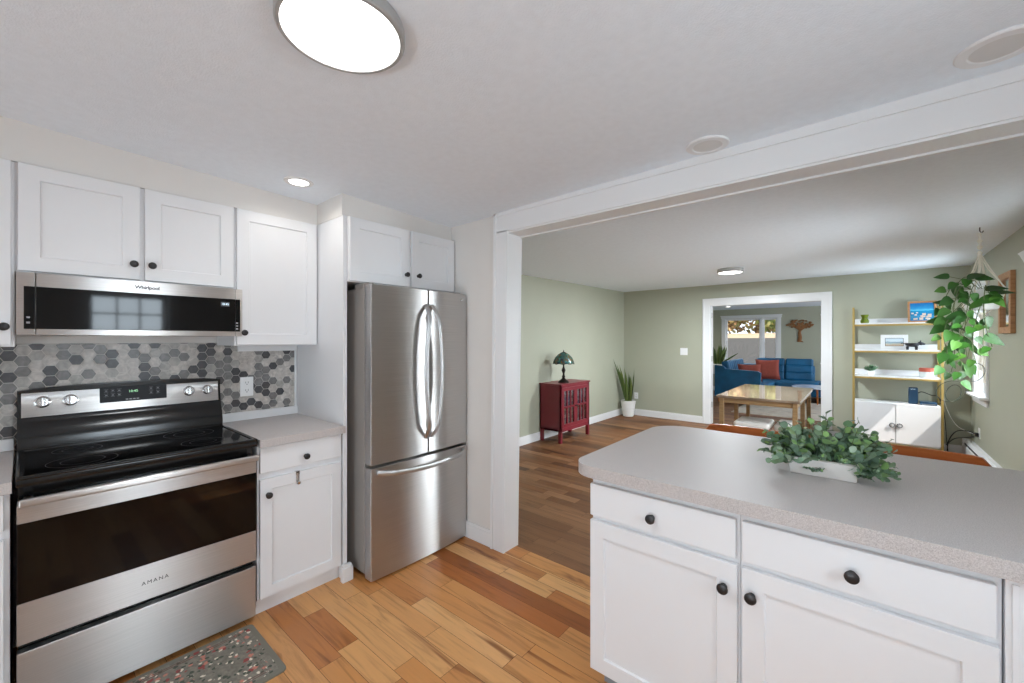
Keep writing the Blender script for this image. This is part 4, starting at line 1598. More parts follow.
sp = thing('potted_snake_plant', 'tall snake plant in a white tapered pot in the dining room corner', 'plant', (-3.31, 7.24, 0), 'snake plants')
sx, sy = -3.30, 7.24
MB().lathe([(0, 0.002), (0.092, 0.002), (0.098, 0.008), (0.138, 0.285), (0.138, 0.295), (0.126, 0.295), (0.122, 0.27), (0, 0.268)], (sx, sy, 0), 40).build('pot', M['pot_white'], sp)
MB().lathe([(0, 0.272), (0.121, 0.272)], (sx, sy, 0), 24).build('soil', M['soil'], sp)
q = random.Random(12)
lf = MB()
for ang, lx_, ly_, L, W, bd in ((200, -0.13, -0.36, 0.86, 0.055, 0.0), (180, -0.12, -0.28, 0.72, 0.06, 0.0), (215, -0.08, -0.20, 0.70, 0.055, 0.0), (30, 0.08, 0.05, 0.62, 0.05, 0.0), (10, 0.10, 0.02, 0.50, 0.05, -0.02), (100, 0.02, -0.10, 0.54, 0.05, 0), (300, 0.02, -0.10, 0.40, 0.05, 0.0), (150, -0.10, -0.26, 0.48, 0.05, 0.03), (60, -0.02, -0.05, 0.50, 0.055, 0), (240, -0.16, -0.22, 0.58, 0.05, 0.0), (330, 0.06, -0.06, 0.48, 0.055, 0.0), (270, -0.03, -0.12, 0.64, 0.055, 0.0), (120, -0.05, -0.04, 0.44, 0.05, 0.0)):
    a = R(ang)
    sword_leaf(lf.bm, Vector((sx + 0.05 * math.cos(a), sy + 0.05 * math.sin(a), 0.27)), Vector((lx_, ly_, 1)), L, W * 1.3, q.uniform(0.3, 1.6), bd, q)
lf.build('foliage', M['snake'], sp)

# ------------------------------------------------------------------ dining table and stools
dt = thing('dining_table', 'pale-topped dining table with square tan wooden legs before the doorway', 'table', (-0.92, 6.2, 0))
tx0, tx1, ty0, ty1 = -1.335, -0.50, 5.40, 7.02
MB().box((tx0, ty0, 0.722), (tx1, ty1, 0.75), 0.003).build('tabletop', M['stone_top'], dt)
mb = MB()
mb.box((tx0 + 0.03, ty0 + 0.03, 0.665), (tx1 - 0.03, ty0 + 0.055, 0.722), 0.001)
mb.box((tx0 + 0.03, ty1 - 0.055, 0.665), (tx1 - 0.03, ty1 - 0.03, 0.722), 0.001)
mb.box((tx0 + 0.03, ty0 + 0.03, 0.665), (tx0 + 0.055, ty1 - 0.03, 0.722), 0.001)
mb.box((tx1 - 0.055, ty0 + 0.03, 0.665), (tx1 - 0.03, ty1 - 0.03, 0.722), 0.001)
mb.build('apron', M['tan_wood'], dt)
for x in (tx0 + 0.02, tx1 - 0.08):
    for y in (ty0 + 0.02, (ty0 + ty1) / 2 - 0.03, ty1 - 0.08):
        MB().box((x + 0.006, y, 0.0), (x + 0.052, y + 0.046, 0.722), 0.003).build('leg', M['tan_wood'], dt)


def cushion_stool(label, x0, x1, y0, y1):
    root = thing('upholstered_stool', label, 'stool', ((x0 + x1) / 2, (y0 + y1) / 2, 0), 'white stools under the dining table')
    mb = MB()
    mb.box((x0, y0, 0.375), (x1, y1, 0.455), 0.035, 4)
    mb.build('cushion', M['cushion'], root)
    MB().box((x0 + 0.02, y0 + 0.02, 0.345), (x1 - 0.02, y1 - 0.02, 0.376), 0.003).build('seat_frame', M['chrome'], root)
    for x in (x0 + 0.04, x1 - 0.04):
        for y in (y0 + 0.04, y1 - 0.04):
            MB().cyl((x, y, 0.173), 0.013, 0.346, seg=12).build('leg', M['chrome'], root)


cushion_stool('white cushioned stool with metal legs under the left side of the dining table', -1.17, -0.80, 5.46, 5.90)
cushion_stool('white cushioned stool with metal legs under the right side of the dining table', -0.765, -0.60, 5.52, 5.95)

# ------------------------------------------------------------------ shelf unit and what stands on it
su = thing('shelf_unit', 'tall white and gold open shelf unit with two doors at the bottom', 'shelf', (0.33, 7.25, 0))
gx0, gx1, gy0, gy1 = -0.09, 0.752, 7.085, 7.425
for x in (gx0, gx1 - 0.022):
    for y, h in ((gy0, 1.842), (gy1 - 0.022, 1.842)):
        MB().box((x, y, 0.0), (x + 0.022, y + 0.022, h), 0.002).build('post', M['gold'], su)
for z in (1.615, 1.272, 0.935):
    s = MB().box((gx0 + 0.023, gy0 + 0.01, z), (gx1 - 0.023, gy1 - 0.005, z + 0.018), 0.002)
    s.box((gx0 + 0.023, gy1 - 0.022, z + 0.017), (gx1 - 0.023, gy1 - 0.008, z + 0.085), 0.002)
    s = s.build('shelf_board', M['white'], su)
    r_ = MB()
    r_.box((gx0 + 0.02, gy0 + 0.001, z - 0.022), (gx1 - 0.02, gy0 + 0.02, z + 0.002), 0.001)
    for x in (gx0 + 0.002, gx1 - 0.020):
        r_.box((x, gy0 + 0.02, z - 0.02), (x + 0.018, gy1 - 0.02, z - 0.002), 0.001)
    r_.build('shelf_rail', M['gold'], s)
mb = MB()
mb.box((gx0 + 0.023, gy0 + 0.016, 0.10), (gx1 - 0.023, gy1 - 0.005, 0.118), 0.001)
mb.box((gx0 + 0.023, gy0 + 0.0, 0.593), (gx1 - 0.023, gy1 - 0.005, 0.611), 0.002)
mb.box((gx0 + 0.023, gy1 - 0.015, 0.10), (gx1 - 0.023, gy1 - 0.005, 0.60), 0.001)
for x in (gx0 + 0.023, gx1 - 0.038):
    mb.box((x, gy0 + 0.016, 0.10), (x + 0.015, gy1 - 0.005, 0.60), 0.001)
mb.build('cupboard', M['white'], su)
mb = MB()
mb.box((gx0 + 0.02, gy0 + 0.001, 0.075), (gx1 - 0.02, gy0 + 0.02, 0.099), 0.001)
mb.box((gx0 + 0.02, gy1 - 0.02, 0.075), (gx1 - 0.02, gy1 - 0.001, 0.099), 0.001)
mb.build('bottom_rail', M['gold'], su)
xm = 0.331
for a, c, ku in ((gx0 + 0.025, xm - 0.003, 0.297), (xm + 0.003, gx1 - 0.025, 0.366)):
    d = MB().box((a, gy0 - 0.001, 0.119), (c, gy0 + 0.015, 0.591), 0.002).build('door', M['white'], su)
    k = MB(FY(ku, gy0 - 0.001, 0.34))
    k.tube([(0.024 * math.cos(2 * PI * i / 24), 0.024 * math.sin(2 * PI * i / 24), 0.012) for i in range(24)], 0.005, 8, closed=True)
    k.cyl((0, 0.022, 0.006), 0.006, 0.014, seg=10)
    k.build('ring_pull', M['dark_pewter'], d)


def vase_at(x, y, z):
    mb = MB()
    mb.lathe([(0, 0.0), (0.036, 0.0), (0.044, 0.01), (0.046, 0.035), (0.036, 0.055), (0.030, 0.07), (0.034, 0.09), (0.044, 0.115), (0.041, 0.115), (0.030, 0.088), (0.026, 0.07), (0.032, 0.05), (0.04, 0.03), (0.036, 0.012), (0, 0.01)], (x, y, z), 28)
    tag(mb.build('glass_vase', M['green_glass']), 'small green glass vase on the top shelf of the gold unit', 'vase')


vase_at(0.035, 7.22, 1.6335)


def seascape(name, dark=True):
    """hand-mixed procedural seaside scene for the pictures"""
    k = N(name)
    tc = k.n('ShaderNodeTexCoord')
    sep = k.n('ShaderNodeSeparateXYZ')
    k.l(tc.outputs['Object'], sep.inputs[0])
    no = k.n('ShaderNodeTexNoise')
    no.inputs['Scale'].default_value = 22
    no.inputs['Detail'].default_value = 3
    k.l(tc.outputs['Object'], no.inputs['Vector'])
    ad = k.n('ShaderNodeMath', operation='MULTIPLY_ADD')
    ad.inputs[1].default_value = 0.03
    k.l(no.outputs['Fac'], ad.inputs[0])
    k.l(sep.outputs[2], ad.inputs[2])
    mr = k.n('ShaderNodeMapRange')
    k.l(ad.outputs[0], mr.inputs[0])
    k.set(Roughness=0.25)
    return k, mr


# framed coastal picture on the top shelf (leans back)
pf = thing('framed_picture', 'oak-framed coastal picture in strong blues leaning on the top shelf', 'picture', (0.585, 7.33, 1.633))
tilt = frame((0.585, 7.305, 1.6335), (1, 0, 0), Vector((0, 0.20, 1)).normalized(), Vector((0, -1, 0.20)).normalized())
mb = MB(tilt)
W_, H_, fw = 0.262, 0.275, 0.022
for a, c in (((-W_ / 2, 0), (-W_ / 2 + fw, H_)), ((W_ / 2 - fw, 0), (W_ / 2, H_)), ((-W_ / 2 + fw, 0), (W_ / 2 - fw, fw)), ((-W_ / 2 + fw, H_ - fw), (W_ / 2 - fw, H_))):
    mb.box((*a, 0), (*c, 0.018), 0.002)
mb.box((-W_ / 2 + 0.005, 0.005, 0.0), (W_ / 2 - 0.005, H_ - 0.005, 0.006))
mb.build('frame', M['oak'], pf)
k, mr = seascape('coastal_print')
mr.inputs[1].default_value = 0.02
mr.inputs[2].default_value = 0.255
k.l(k.ramp(mr.outputs[0], [(0.0, srgb((30, 110, 160))), (0.35, srgb((60, 140, 180))), (0.42, srgb((20, 120, 170))), (0.62, srgb((24, 140, 190))), (0.64, srgb((90, 190, 220))), (0.75, srgb((40, 140, 195))), (1.0, srgb((20, 104, 170)))]), k.b.inputs['Base Color'])
MB(tilt).box((-W_ / 2 + fw - 0.002, fw - 0.002, 0.006), (W_ / 2 - fw + 0.002, H_ - fw + 0.002, 0.010)).build('print', k.m, pf)
hb = MB(tilt)
q = random.Random(4)
for i in range(18):
    u = -W_ / 2 + fw + 0.004 + q.random() * 0.17
    top = 0.15 - (u + W_ / 2) * 0.45
    v = fw + 0.003 + q.random() * max(0.015, top)
    s = q.uniform(0.014, 0.03)
    hb.box((u, v, 0.0098), (min(u + s * 1.2, W_ / 2 - fw), v + s, 0.0108))
hb.build('painted_houses', paint('painted_white', (214, 198, 178), 0.4), pf)

wf = thing('framed_picture', 'white-framed pale seaside picture on the second shelf', 'picture', (0.32, 7.27, 1.29))
tilt = frame((0.325, 7.265, 1.2905), (1, 0, 0), Vector((0, 0.12, 1)).normalized(), Vector((0, -1, 0.12)).normalized())
W_, H_, fw = 0.262, 0.19, 0.045
mb = MB(tilt)
for a, c in (((-W_ / 2, 0), (-W_ / 2 + fw, H_)), ((W_ / 2 - fw, 0), (W_ / 2, H_)), ((-W_ / 2 + fw, 0), (W_ / 2 - fw, fw)), ((-W_ / 2 + fw, H_ - fw), (W_ / 2 - fw, H_))):
    mb.box((*a, 0), (*c, 0.016), 0.0015)
mb.box((-W_ / 2 + 0.004, 0.004, 0.0), (W_ / 2 - 0.004, H_ - 0.004, 0.006))
mb.build('frame', M['trim'], wf)
k, mr = seascape('pale_seaside_print')
mr.inputs[1].default_value = 0.045
mr.inputs[2].default_value = 0.165
k.l(k.ramp(mr.outputs[0], [(0.0, srgb((196, 150, 120))), (0.25, srgb((206, 186, 160))), (0.45, srgb((170, 188, 192))), (0.55, srgb((130, 160, 180))), (0.65, srgb((214, 226, 232))), (1.0, srgb((196, 216, 232)))]), k.b.inputs['Base Color'])
MB(tilt).box((-W_ / 2 + fw - 0.001, fw - 0.001, 0.006), (W_ / 2 - fw + 0.001, H_ - fw + 0.001, 0.011)).build('print', k.m, wf)
mb = MB(tilt)
for a, c in (((-0.088, 0.043), (-0.084, 0.147)), ((0.084, 0.043), (0.088, 0.147)), ((-0.088, 0.043), (0.088, 0.047)), ((-0.088, 0.143), (0.088, 0.147))):
    mb.box((*a, 0.0158), (*c, 0.0172))
mb.build('inner_line', M['dark_pewter'], wf)

# small dark animal-shaped dish on four stubby feet
mb = MB()
zz = 1.2905
mb.lathe([(0, 0.03), (0.03, 0.032), (0.05, 0.045), (0.058, 0.068), (0.055, 0.07), (0.046, 0.052), (0.028, 0.042), (0, 0.04)], (0.487, 7.17, zz), 24)
for a, c in ((-0.035, -0.018), (0.03, -0.018), (-0.035, 0.018), (0.03, 0.018)):
    mb.cyl((0.487 + a, 7.17 + c, zz + 0.018), 0.009, 0.036, seg=10, r2=0.012)
mb.sphere((0.548, 7.165, zz + 0.066), 0.02, (1.3, 0.9, 0.9), 14)
mb.sphere((0.57, 7.164, zz + 0.06), 0.011, (1.3, 0.9, 0.9), 12)
mb.tube([(0.545, 7.155, zz + 0.08), (0.55, 7.15, zz + 0.098)], [0.006, 0.002], 8)
mb.tube([(0.545, 7.177, zz + 0.08), (0.55, 7.182, zz + 0.098)], [0.006, 0.002], 8)
mb.tube([(0.43, 7.17, zz + 0.062), (0.412, 7.17, zz + 0.07), (0.402, 7.168, zz + 0.062)], 0.0035, 7)
bmesh.ops.transform(mb.bm, matrix=Matrix.Translation((0.49, 7.17, zz)) @ Matrix.Scale(1.22, 4) @ Matrix.Translation((-0.49, -7.17, -zz)), verts=mb.bm.verts)
tag(mb.build('animal_dish', M['dark_pewter']), 'dark animal-shaped dish beside the white-framed picture', 'dish')

sc = thing('succulent', 'small leafy succulent in a white pot on the third shelf', 'plant', (0.1, 7.2, 0.953))
MB().lathe([(0, 0.0), (0.03, 0.0), (0.032, 0.004), (0.036, 0.055), (0.032, 0.055), (0.03, 0.045), (0, 0.045)], (0.1, 7.2, 0.9535), 24).build('pot', M['pot_white'], sc)
lf = MB()
q = random.Random(8)
for i in range(60):
    d = Vector((q.gauss(0, 0.6), q.gauss(0, 0.6), q.uniform(0.1, 1))).normalized()
    base = Vector((0.1, 7.2, 1.0)) + Vector((d.x * 0.02, d.y * 0.02, q.uniform(0.005, 0.035)))
    leaf_quadmesh(lf.bm, base, d, Vector((0, 0, 1)) + rvec(q) * 0.4, q.uniform(0.05, 0.08), 0.032, OVAL, cup=0.3)
lf.build('foliage', leafy('succulent_leaf', [(0, (70, 110, 80)), (0.5, (110, 150, 116)), (1, (90, 130, 86))], 0.5), sc)

jr = thing('lidded_jar', 'pale round jar with a red lid on the third shelf', 'jar', (0.615, 7.2, 0.953))
MB().lathe([(0, 0), (0.06, 0), (0.066, 0.006), (0.066, 0.068), (0, 0.068)], (0.615, 7.2, 0.9535), 32).build('jar_body', M['jar'], jr)
MB().lathe([(0, 0.0685), (0.066, 0.0685), (0.068, 0.072), (0.068, 0.108), (0.062, 0.116), (0, 0.116)], (0.615, 7.2, 0.9535), 32).build('lid', M['salmon'], jr)

rt = thing('router', 'upright dark blue router on the cupboard top of the shelf unit', 'router', (0.495, 7.2, 0.611))
MB().box((0.452, 7.175, 0.6117), (0.540, 7.225, 0.822), 0.014, 3).build('case', M['navy'], rt)
mb = MB()
for i in range(3):
    mb.cyl((0.478 + i * 0.016, 7.1745, 0.80), 0.003, 0.002, 'y', 10)
mb.build('status_lights', M['display'], rt)
md = thing('modem', 'flat dark blue modem box beside the upright router', 'modem', (0.625, 7.2, 0.611))
MB().box((0.553, 7.14, 0.6117), (0.703, 7.27, 0.652), 0.008, 3).build('case', M['navy'], md)
MB().box((0.57, 7.139, 0.62), (0.69, 7.141, 0.628), 0.001).build('front_strip', M['glyph'], md)


def curve_pts(ctrl, n=10):
    """Catmull-Rom through control points"""
    P = [Vector(c) for c in ctrl]
    P = [P[0] * 2 - P[1]] + P + [P[-1] * 2 - P[-2]]
    out = []
    for i in range(1, len(P) - 2):
        for k in range(n):
            t = k / n
            out.append(0.5 * ((2 * P[i]) + (-P[i - 1] + P[i + 1]) * t + (2 * P[i - 1] - 5 * P[i] + 4 * P[i + 1] - P[i + 2]) * t * t + (-P[i - 1] + 3 * P[i] - 3 * P[i + 1] + P[i + 2]) * t ** 3))
    out.append(P[-2])
    return out


for label, ctrl, r, mat in (
    ('black cable looping from the upright router over the flat modem', [(0.53, 7.235, 0.74), (0.58, 7.25, 0.765), (0.66, 7.27, 0.73), (0.735, 7.38, 0.70), (0.775, 7.40, 0.55), (0.778, 7.40, 0.2), (0.785, 7.40, 0.02)], 0.005, 'black'),
    ('thin black cable dropping straight from the flat modem', [(0.70, 7.24, 0.634), (0.755, 7.29, 0.62), (0.785, 7.32, 0.45), (0.80, 7.32, 0.2), (0.815, 7.32, 0.02)], 0.004, 'black'),
    ('black power cable arching from the shelf unit to the wall socket', [(0.79, 7.20, 0.03), (0.80, 7.17, 0.20), (0.85, 7.07, 0.34), (0.93, 6.99, 0.37), (0.985, 6.955, 0.35)], 0.0055, 'black'),
    ('grey power cable lying over the baseboard heater end', [(0.80, 7.36, 0.12), (0.86, 7.27, 0.22), (0.925, 7.12, 0.27), (0.978, 6.99, 0.31)], 0.005, 'dark_pewter'),
    ('thin white cable hanging down the corner beside the shelf unit', [(0.775, 7.43, 0.95), (0.785, 7.42, 0.7), (0.83, 7.4, 0.5), (0.90, 7.35, 0.36), (0.985, 6.985, 0.34)], 0.003, 'plastic'),
):
    tag(MB().tube(curve_pts(ctrl), r, 7).build('power_cable', M[mat]), label, 'cable', 'cables beside the shelf unit')
wall_plate('wall_outlet', 'white wall outlet with plugs by the heater below the window', 'outlet', FXN(XR, 6.965, 0.36), 0.076, 0.12)
tag(MB().box((0.985, 6.945, 0.322), (1.0115, 6.985, 0.362), 0.004).build('power_plug', M['black']), 'black plug in the wall outlet by the heater', 'plug')

# baseboard heater
bh = thing('baseboard_heater', 'white metal baseboard heater along the right-hand green wall', 'heater', (0.98, 5.9, 0))
mb = MB()
prof = [(XR - 0.002, 0.02), (0.955, 0.02), (0.948, 0.05), (0.945, 0.145), (0.958, 0.155), (0.958, 0.175), (0.985, 0.205), (XR - 0.002, 0.21)]
b = bmesh.new()
A_ = [b.verts.new((x, 4.45, z)) for x, z in prof]
B_ = [b.verts.new((x, 7.41, z)) for x, z in prof]
for i in range(len(prof)):
    b.faces.new((A_[i], A_[(i + 1) % 8], B_[(i + 1) % 8], B_[i]))
b.faces.new(A_[::-1])
b.faces.new(B_)
bmesh.ops.recalc_face_normals(b, faces=b.faces[:])
mb._merge(b)
mb.box((0.965, 4.45, 0.0), (0.99, 4.5, 0.022))
mb.box((0.965, 7.35, 0.0), (0.99, 7.4, 0.022))
mb.build('housing', M['trim'], bh)
MB().box((0.9545, 4.5, 0.15), (0.96, 7.36, 0.172)).build('vent_slot', M['black'], bh)
MB().box((0.94, 7.37, 0.015), (XR - 0.002, 7.415, 0.215), 0.004).build('end_cap', M['trim'], bh)

# mirror on the right wall
mr_ = thing('wall_mirror', 'narrow oak-framed mirror on the right-hand green wall', 'mirror', (XR, 5.745, 1.75))
fr_ = FXN(XR, 5.745, 1.475)
mb = MB(fr_)
W_, H_, fw = 0.43, 0.55, 0.06
for a, c in (((-W_ / 2, 0), (-W_ / 2 + fw, H_)), ((W_ / 2 - fw, 0), (W_ / 2, H_)), ((-W_ / 2 + fw, 0), (W_ / 2 - fw, fw)), ((-W_ / 2 + fw, H_ - fw), (W_ / 2 - fw, H_))):
    mb.box((*a, 0.001), (*c, 0.032), 0.003)
mb.build('frame', M['oak'], mr_)
MB(fr_).box((-W_ / 2 + fw - 0.005, fw - 0.005, 0.002), (W_ / 2 - fw + 0.005, H_ - fw + 0.005, 0.012)).build('mirror_glass', M['mirror'], mr_)

# ------------------------------------------------------------------ hanging pothos
hp = thing('hanging_plant', 'trailing green pothos in a white pot hung from the ceiling by knotted cord', 'plant', (0.775, 5.15, 1.7))
hx, hy = 0.765, 5.15
MB().lathe([(0, 0.0), (0.085, 0.0), (0.095, 0.01), (0.125, 0.15), (0.128, 0.165), (0.118, 0.165), (0.112, 0.14), (0, 0.135)], (hx, hy, 1.665), 36).build('pot', M['pot_white'], hp)
MB().lathe([(0, 0.137), (0.112, 0.137)], (hx, hy, 1.665), 24).build('soil', M['soil'], hp)
cdm = MB()
ztop = dz(0.765, 5.15)
apex = Vector((hx - 0.01, hy, 2.24))
cdm.tube([(hx - 0.01, hy, ztop - 0.045), (hx - 0.01, hy, 2.20)], 0.009, 8)
for zk in (2.24, 2.19, 2.14):
    cdm.sphere((hx - 0.01, hy, zk), 0.016, (1, 1, 1.2), 12)
for i in range(4):
    a = R(45 + 90 * i + 20)
    ca, sa_ = math.cos(a), math.sin(a)
    cdm.tube([(hx - 0.01 + 0.006 * ca, hy + 0.006 * sa_, 2.13), (hx + 0.05 * ca, hy + 0.05 * sa_, 2.0), (hx + 0.132 * ca, hy + 0.132 * sa_, 1.83), (hx + 0.11 * ca, hy + 0.11 * sa_, 1.70), (hx + 0.05 * ca, hy + 0.05 * sa_, 1.655), (hx + 0.005 * ca, hy + 0.005 * sa_, 1.62)], 0.005, 7)
    cdm.tube([(hx - 0.01 - 0.004 * ca, hy - 0.004 * sa_, 2.13), (hx + 0.035 * ca, hy + 0.062 * sa_, 2.0), (hx + 0.134 * ca, hy + 0.130 * sa_, 1.835)], 0.004, 7)
cdm.sphere((hx, hy, 1.62), 0.02, (1, 1, 1.2), 12)
for i in range(7):
    a = 2 * PI * i / 7
    cdm.tube([(hx + 0.006 * math.cos(a), hy + 0.006 * math.sin(a), 1.62), (hx + 0.018 * math.cos(a), hy + 0.018 * math.sin(a), 1.4), (hx + 0.020 * math.cos(a) + 0.004 * math.sin(3 * i), hy + 0.02 * math.sin(a), 1.06 + 0.05 * (i % 3))], 0.0042, 6)
cdm.build('macrame_cord', M['cord'], hp)
MB().tube([(hx - 0.01, hy, ztop + 0.004), (hx - 0.01, hy, ztop - 0.03), (hx - 0.002, hy, ztop - 0.045), (hx + 0.008, hy, ztop - 0.04), (hx + 0.008, hy, ztop - 0.03)], 0.004, 8).build('ceiling_hook', M['dark_pewter'], hp)
vn, lf = MB(), MB()
q = random.Random(31)


def vine(ctrl, step=0.055, size=0.085, first=0.06):
    pts = curve_pts(ctrl, 14)
    vn.tube(pts, 0.0028, 6)
    acc, side = -first, 1
    for a, c in zip(pts, pts[1:]):
        acc += (c - a).length
        if acc > step:
            acc = 0
            side = -side
            t = (c - a).normalized()
            out = (t.cross(Vector((0.5, -0.8, 0.3))).normalized() * side + rvec(q) * 0.5 + Vector((-0.15, -0.3, -0.25))).normalized()
            pet = c + out * 0.025
            vn.tube([c, pet], 0.0018, 5)
            s = size * q.uniform(0.75, 1.2)
            leaf_quadmesh(lf.bm, pet, (out + Vector((0, 0, -0.55))).normalized(), Vector((0.1, -0.9, 0.7)) + rvec(q) * 0.35, s, s * 0.78, HEART, cup=0.18, droop=0.15)


vine([(0.72, 5.10, 1.82), (0.64, 5.06, 1.86), (0.60, 5.05, 1.74), (0.585, 5.05, 1.5), (0.60, 5.06, 1.3), (0.58, 5.05, 1.15)], step=0.07)
vine([(0.74, 5.06, 1.82), (0.70, 5.0, 1.86), (0.665, 4.99, 1.7), (0.65, 5.0, 1.45), (0.665, 5.01, 1.25), (0.65, 5.0, 1.12)], step=0.07)
vine([(0.72, 5.15, 1.82), (0.62, 5.12, 1.90), (0.55, 5.08, 1.78), (0.52, 5.06, 1.62)], size=0.09, step=0.08)
vine([(0.78, 5.05, 1.82), (0.76, 4.98, 1.85), (0.75, 4.97, 1.68), (0.77, 4.98, 1.48), (0.80, 5.0, 1.36)], size=0.085, step=0.08)
vine([(0.73, 5.07, 1.82), (0.67, 5.02, 1.93), (0.62, 5.0, 1.9), (0.59, 5.0, 1.8)], size=0.08, step=0.07)
vine([(0.70, 5.08, 1.82), (0.62, 5.03, 1.80), (0.575, 5.02, 1.62), (0.59, 5.02, 1.42), (0.58, 5.02, 1.28)], size=0.09, step=0.075)
vine([(0.70, 5.04, 1.7), (0.64, 4.98, 1.55), (0.615, 4.98, 1.38), (0.63, 4.98, 1.2), (0.61, 4.98, 1.08)], size=0.08, step=0.06)
vine([(0.66, 5.06, 1.75), (0.56, 5.0, 1.60), (0.53, 5.0, 1.45), (0.55, 5.0, 1.3), (0.53, 5.0, 1.18)], size=0.085, step=0.065)
vine([(0.74, 5.02, 1.7), (0.70, 4.97, 1.52), (0.69, 4.97, 1.36), (0.71, 4.97, 1.22)], size=0.075, step=0.06)
# the large individual leaves that stand out
for base, d, n, s in (
    ((0.76, 5.00, 1.82), (1.0, -0.1, 0.1), (0, -0.6, 0.8), 0.13), ((0.80, 5.0, 1.79), (1, 0.1, 0.06), (0, -0.5, 0.9), 0.13),
    ((0.83, 4.98, 1.75), (-1.0, -0.2, -0.2), (0.1, -0.7, 0.7), 0.15), ((0.79, 4.98, 1.76), (0.65, -0.3, -0.7), (0, -0.8, 0.6), 0.11),
    ((0.55, 5.04, 1.58), (-1.0, 0.0, 0.02), (0.1, -0.8, 0.6), 0.13), ((0.56, 5.03, 1.55), (-0.75, -0.2, -0.45), (0.1, -0.9, 0.4), 0.14),
    ((0.57, 5.05, 1.72), (-0.9, 0.0, 0.25), (0.1, -0.7, 0.7), 0.11), ((0.66, 5.0, 1.62), (-1, -0.2, -0.1), (0, -0.8, 0.6), 0.14),
    ((0.66, 4.99, 1.92), (0.6, -0.2, 0.2), (0, -0.7, 0.7), 0.11), ((0.70, 4.97, 1.92), (1, 0, -0.1), (0, -0.8, 0.6), 0.11),
    ((0.75, 4.98, 1.45), (0.8, 0, -0.45), (0, -0.8, 0.5), 0.13), ((0.62, 5.0, 1.42), (-0.6, -0.2, -0.8), (0, -0.9, 0.4), 0.12),
    ((0.57, 5.05, 1.95), (-0.8, 0, 0.1), (0, -0.8, 0.6), 0.10), ((0.66, 5.0, 1.22), (0.2, -0.1, -0.9), (0, -0.9, 0.3), 0.11),
):
    b_ = Vector(base)
    vn.tube([Vector((hx, hy - 0.06, 1.82)), (Vector((hx, hy - 0.06, 1.82)) + b_) / 2 + Vector((0, 0, 0.03)), b_], 0.002, 5)
    leaf_quadmesh(lf.bm, b_, Vector(d), Vector(n), s, s * 0.7, HEART, cup=0.18, droop=0.12)
vn.build('vines', M['stem'], hp)
lf.build('foliage', M['pothos'], hp)
for c, r, ax in (((0.575, 5.03, 0.985), 0.088, 0.3), ((0.70, 5.02, 1.15), 0.078, 1.2), ((0.59, 5.035, 0.97), 0.07, 1.9)):
    mb = MB()
    c = Vector(c)
    u = Vector((math.cos(ax * 0.4), math.sin(ax * 0.4), 0.1))
    v = Vector((0.1, 0.25 * math.sin(ax), 1)).normalized()
    mb.tube([c + u * (r * math.cos(2 * PI * i / 32)) + v * (r * math.sin(2 * PI * i / 32)) for i in range(32)], 0.0026, 6, closed=True)
    mb.build('wire_hoop', paint('green_wire', (44, 56, 46), 0.5), hp)

# ------------------------------------------------------------------ living room
sf = thing('sectional_sofa', 'large teal-blue velvet corner sofa on orange wooden legs', 'sofa', (-1.6, 11.2, 0))
mb = MB()
mb.box((-2.53, 10.17, 0.14), (-1.58, 12.2, 0.30), 0.03, 3)
mb.box((-1.62, 11.28, 0.14), (0.2, 12.2, 0.30), 0.03, 3)
mb.build('base', M['blue'], sf)
mb = MB()
mb.box((-2.54, 10.16, 0.14), (-2.34, 12.22, 0.80), 0.05, 4)
mb.build('side_back', M['blue'], sf)
mb = MB()
mb.box((-2.5, 12.0, 0.14), (-0.84, 12.22, 0.80), 0.05, 4)
mb.build('rear_back', M['blue'], sf)
mb = MB()
b = bmesh.new()
pr = [(-2.545, 0.14), (-1.665, 0.14), (-1.64, 0.70), (-1.70, 0.735), (-2.33, 0.762), (-2.37, 0.82), (-2.545, 0.84)]
mb.prism(pr, 0, 0.13, 0.02, mat=FYP(0, 10.15, 0) @ Matrix.Diagonal((-1, 1, 1, 1)))
mb.build('arm', M['blue'], sf)


def tufted(mb, x0, x1, z0, z1, y, n, depth, fr):
    w = (x1 - x0) / n
    for i in range(n):
        mb.box((x0 + i * w + 0.001, z0, 0), (x0 + (i + 1) * w - 0.001, z1, depth), min(0.045, w * 0.3), 4, mat=fr)


mb = MB()
lean = Matrix.Rotation(R(12), 4, 'Y')
fr_ = Matrix.Translation((-2.36, 0, 0.42)) @ lean.inverted() @ frame((0, 0, 0), (0, 1, 0), (0, 0, 1), (1, 0, 0))
tufted(mb, 10.33, 11.95, 0, 0.50, 0, 9, 0.15, fr_)
mb.build('side_back_cushion', M['blue'], sf)
for a, c in ((-2.02, -1.42), (-1.41, -0.86)):
    mb = MB()
    fr_ = frame((0, 12.02, 0.42), (1, 0, 0), Vector((0, 0.18, 1)).normalized(), Vector((0, -1, 0.18)).normalized())
    mb.box((a, 0, 0), (c, 0.20, 0.17), 0.05, 4, mat=fr_)
    mb.box((a, 0.17, 0), (c, 0.37, 0.17), 0.05, 4, mat=fr_)
    mb.box((a, 0.34, 0), (c, 0.53, 0.16), 0.05, 4, mat=fr_)
    mb.build('back_cushion', M['blue'], sf)
mb = MB()
for i in range(9):
    y = 10.30 + i * 0.19
    mb.box((-2.34, y, 0.29), (-1.53, y + 0.188, 0.46), 0.045, 4)
mb.build('seat_cushion', M['blue'], sf)
mb = MB()
mb.box((-1.54, 11.25, 0.29), (-0.70, 12.02, 0.46), 0.05, 4)
mb.build('seat_cushion', M['blue'], sf)
mb = MB()
mb.box((-0.71, 11.25, 0.29), (0.22, 12.2, 0.47), 0.05, 4)
mb.build('chaise_cushion', M['blue'], sf)
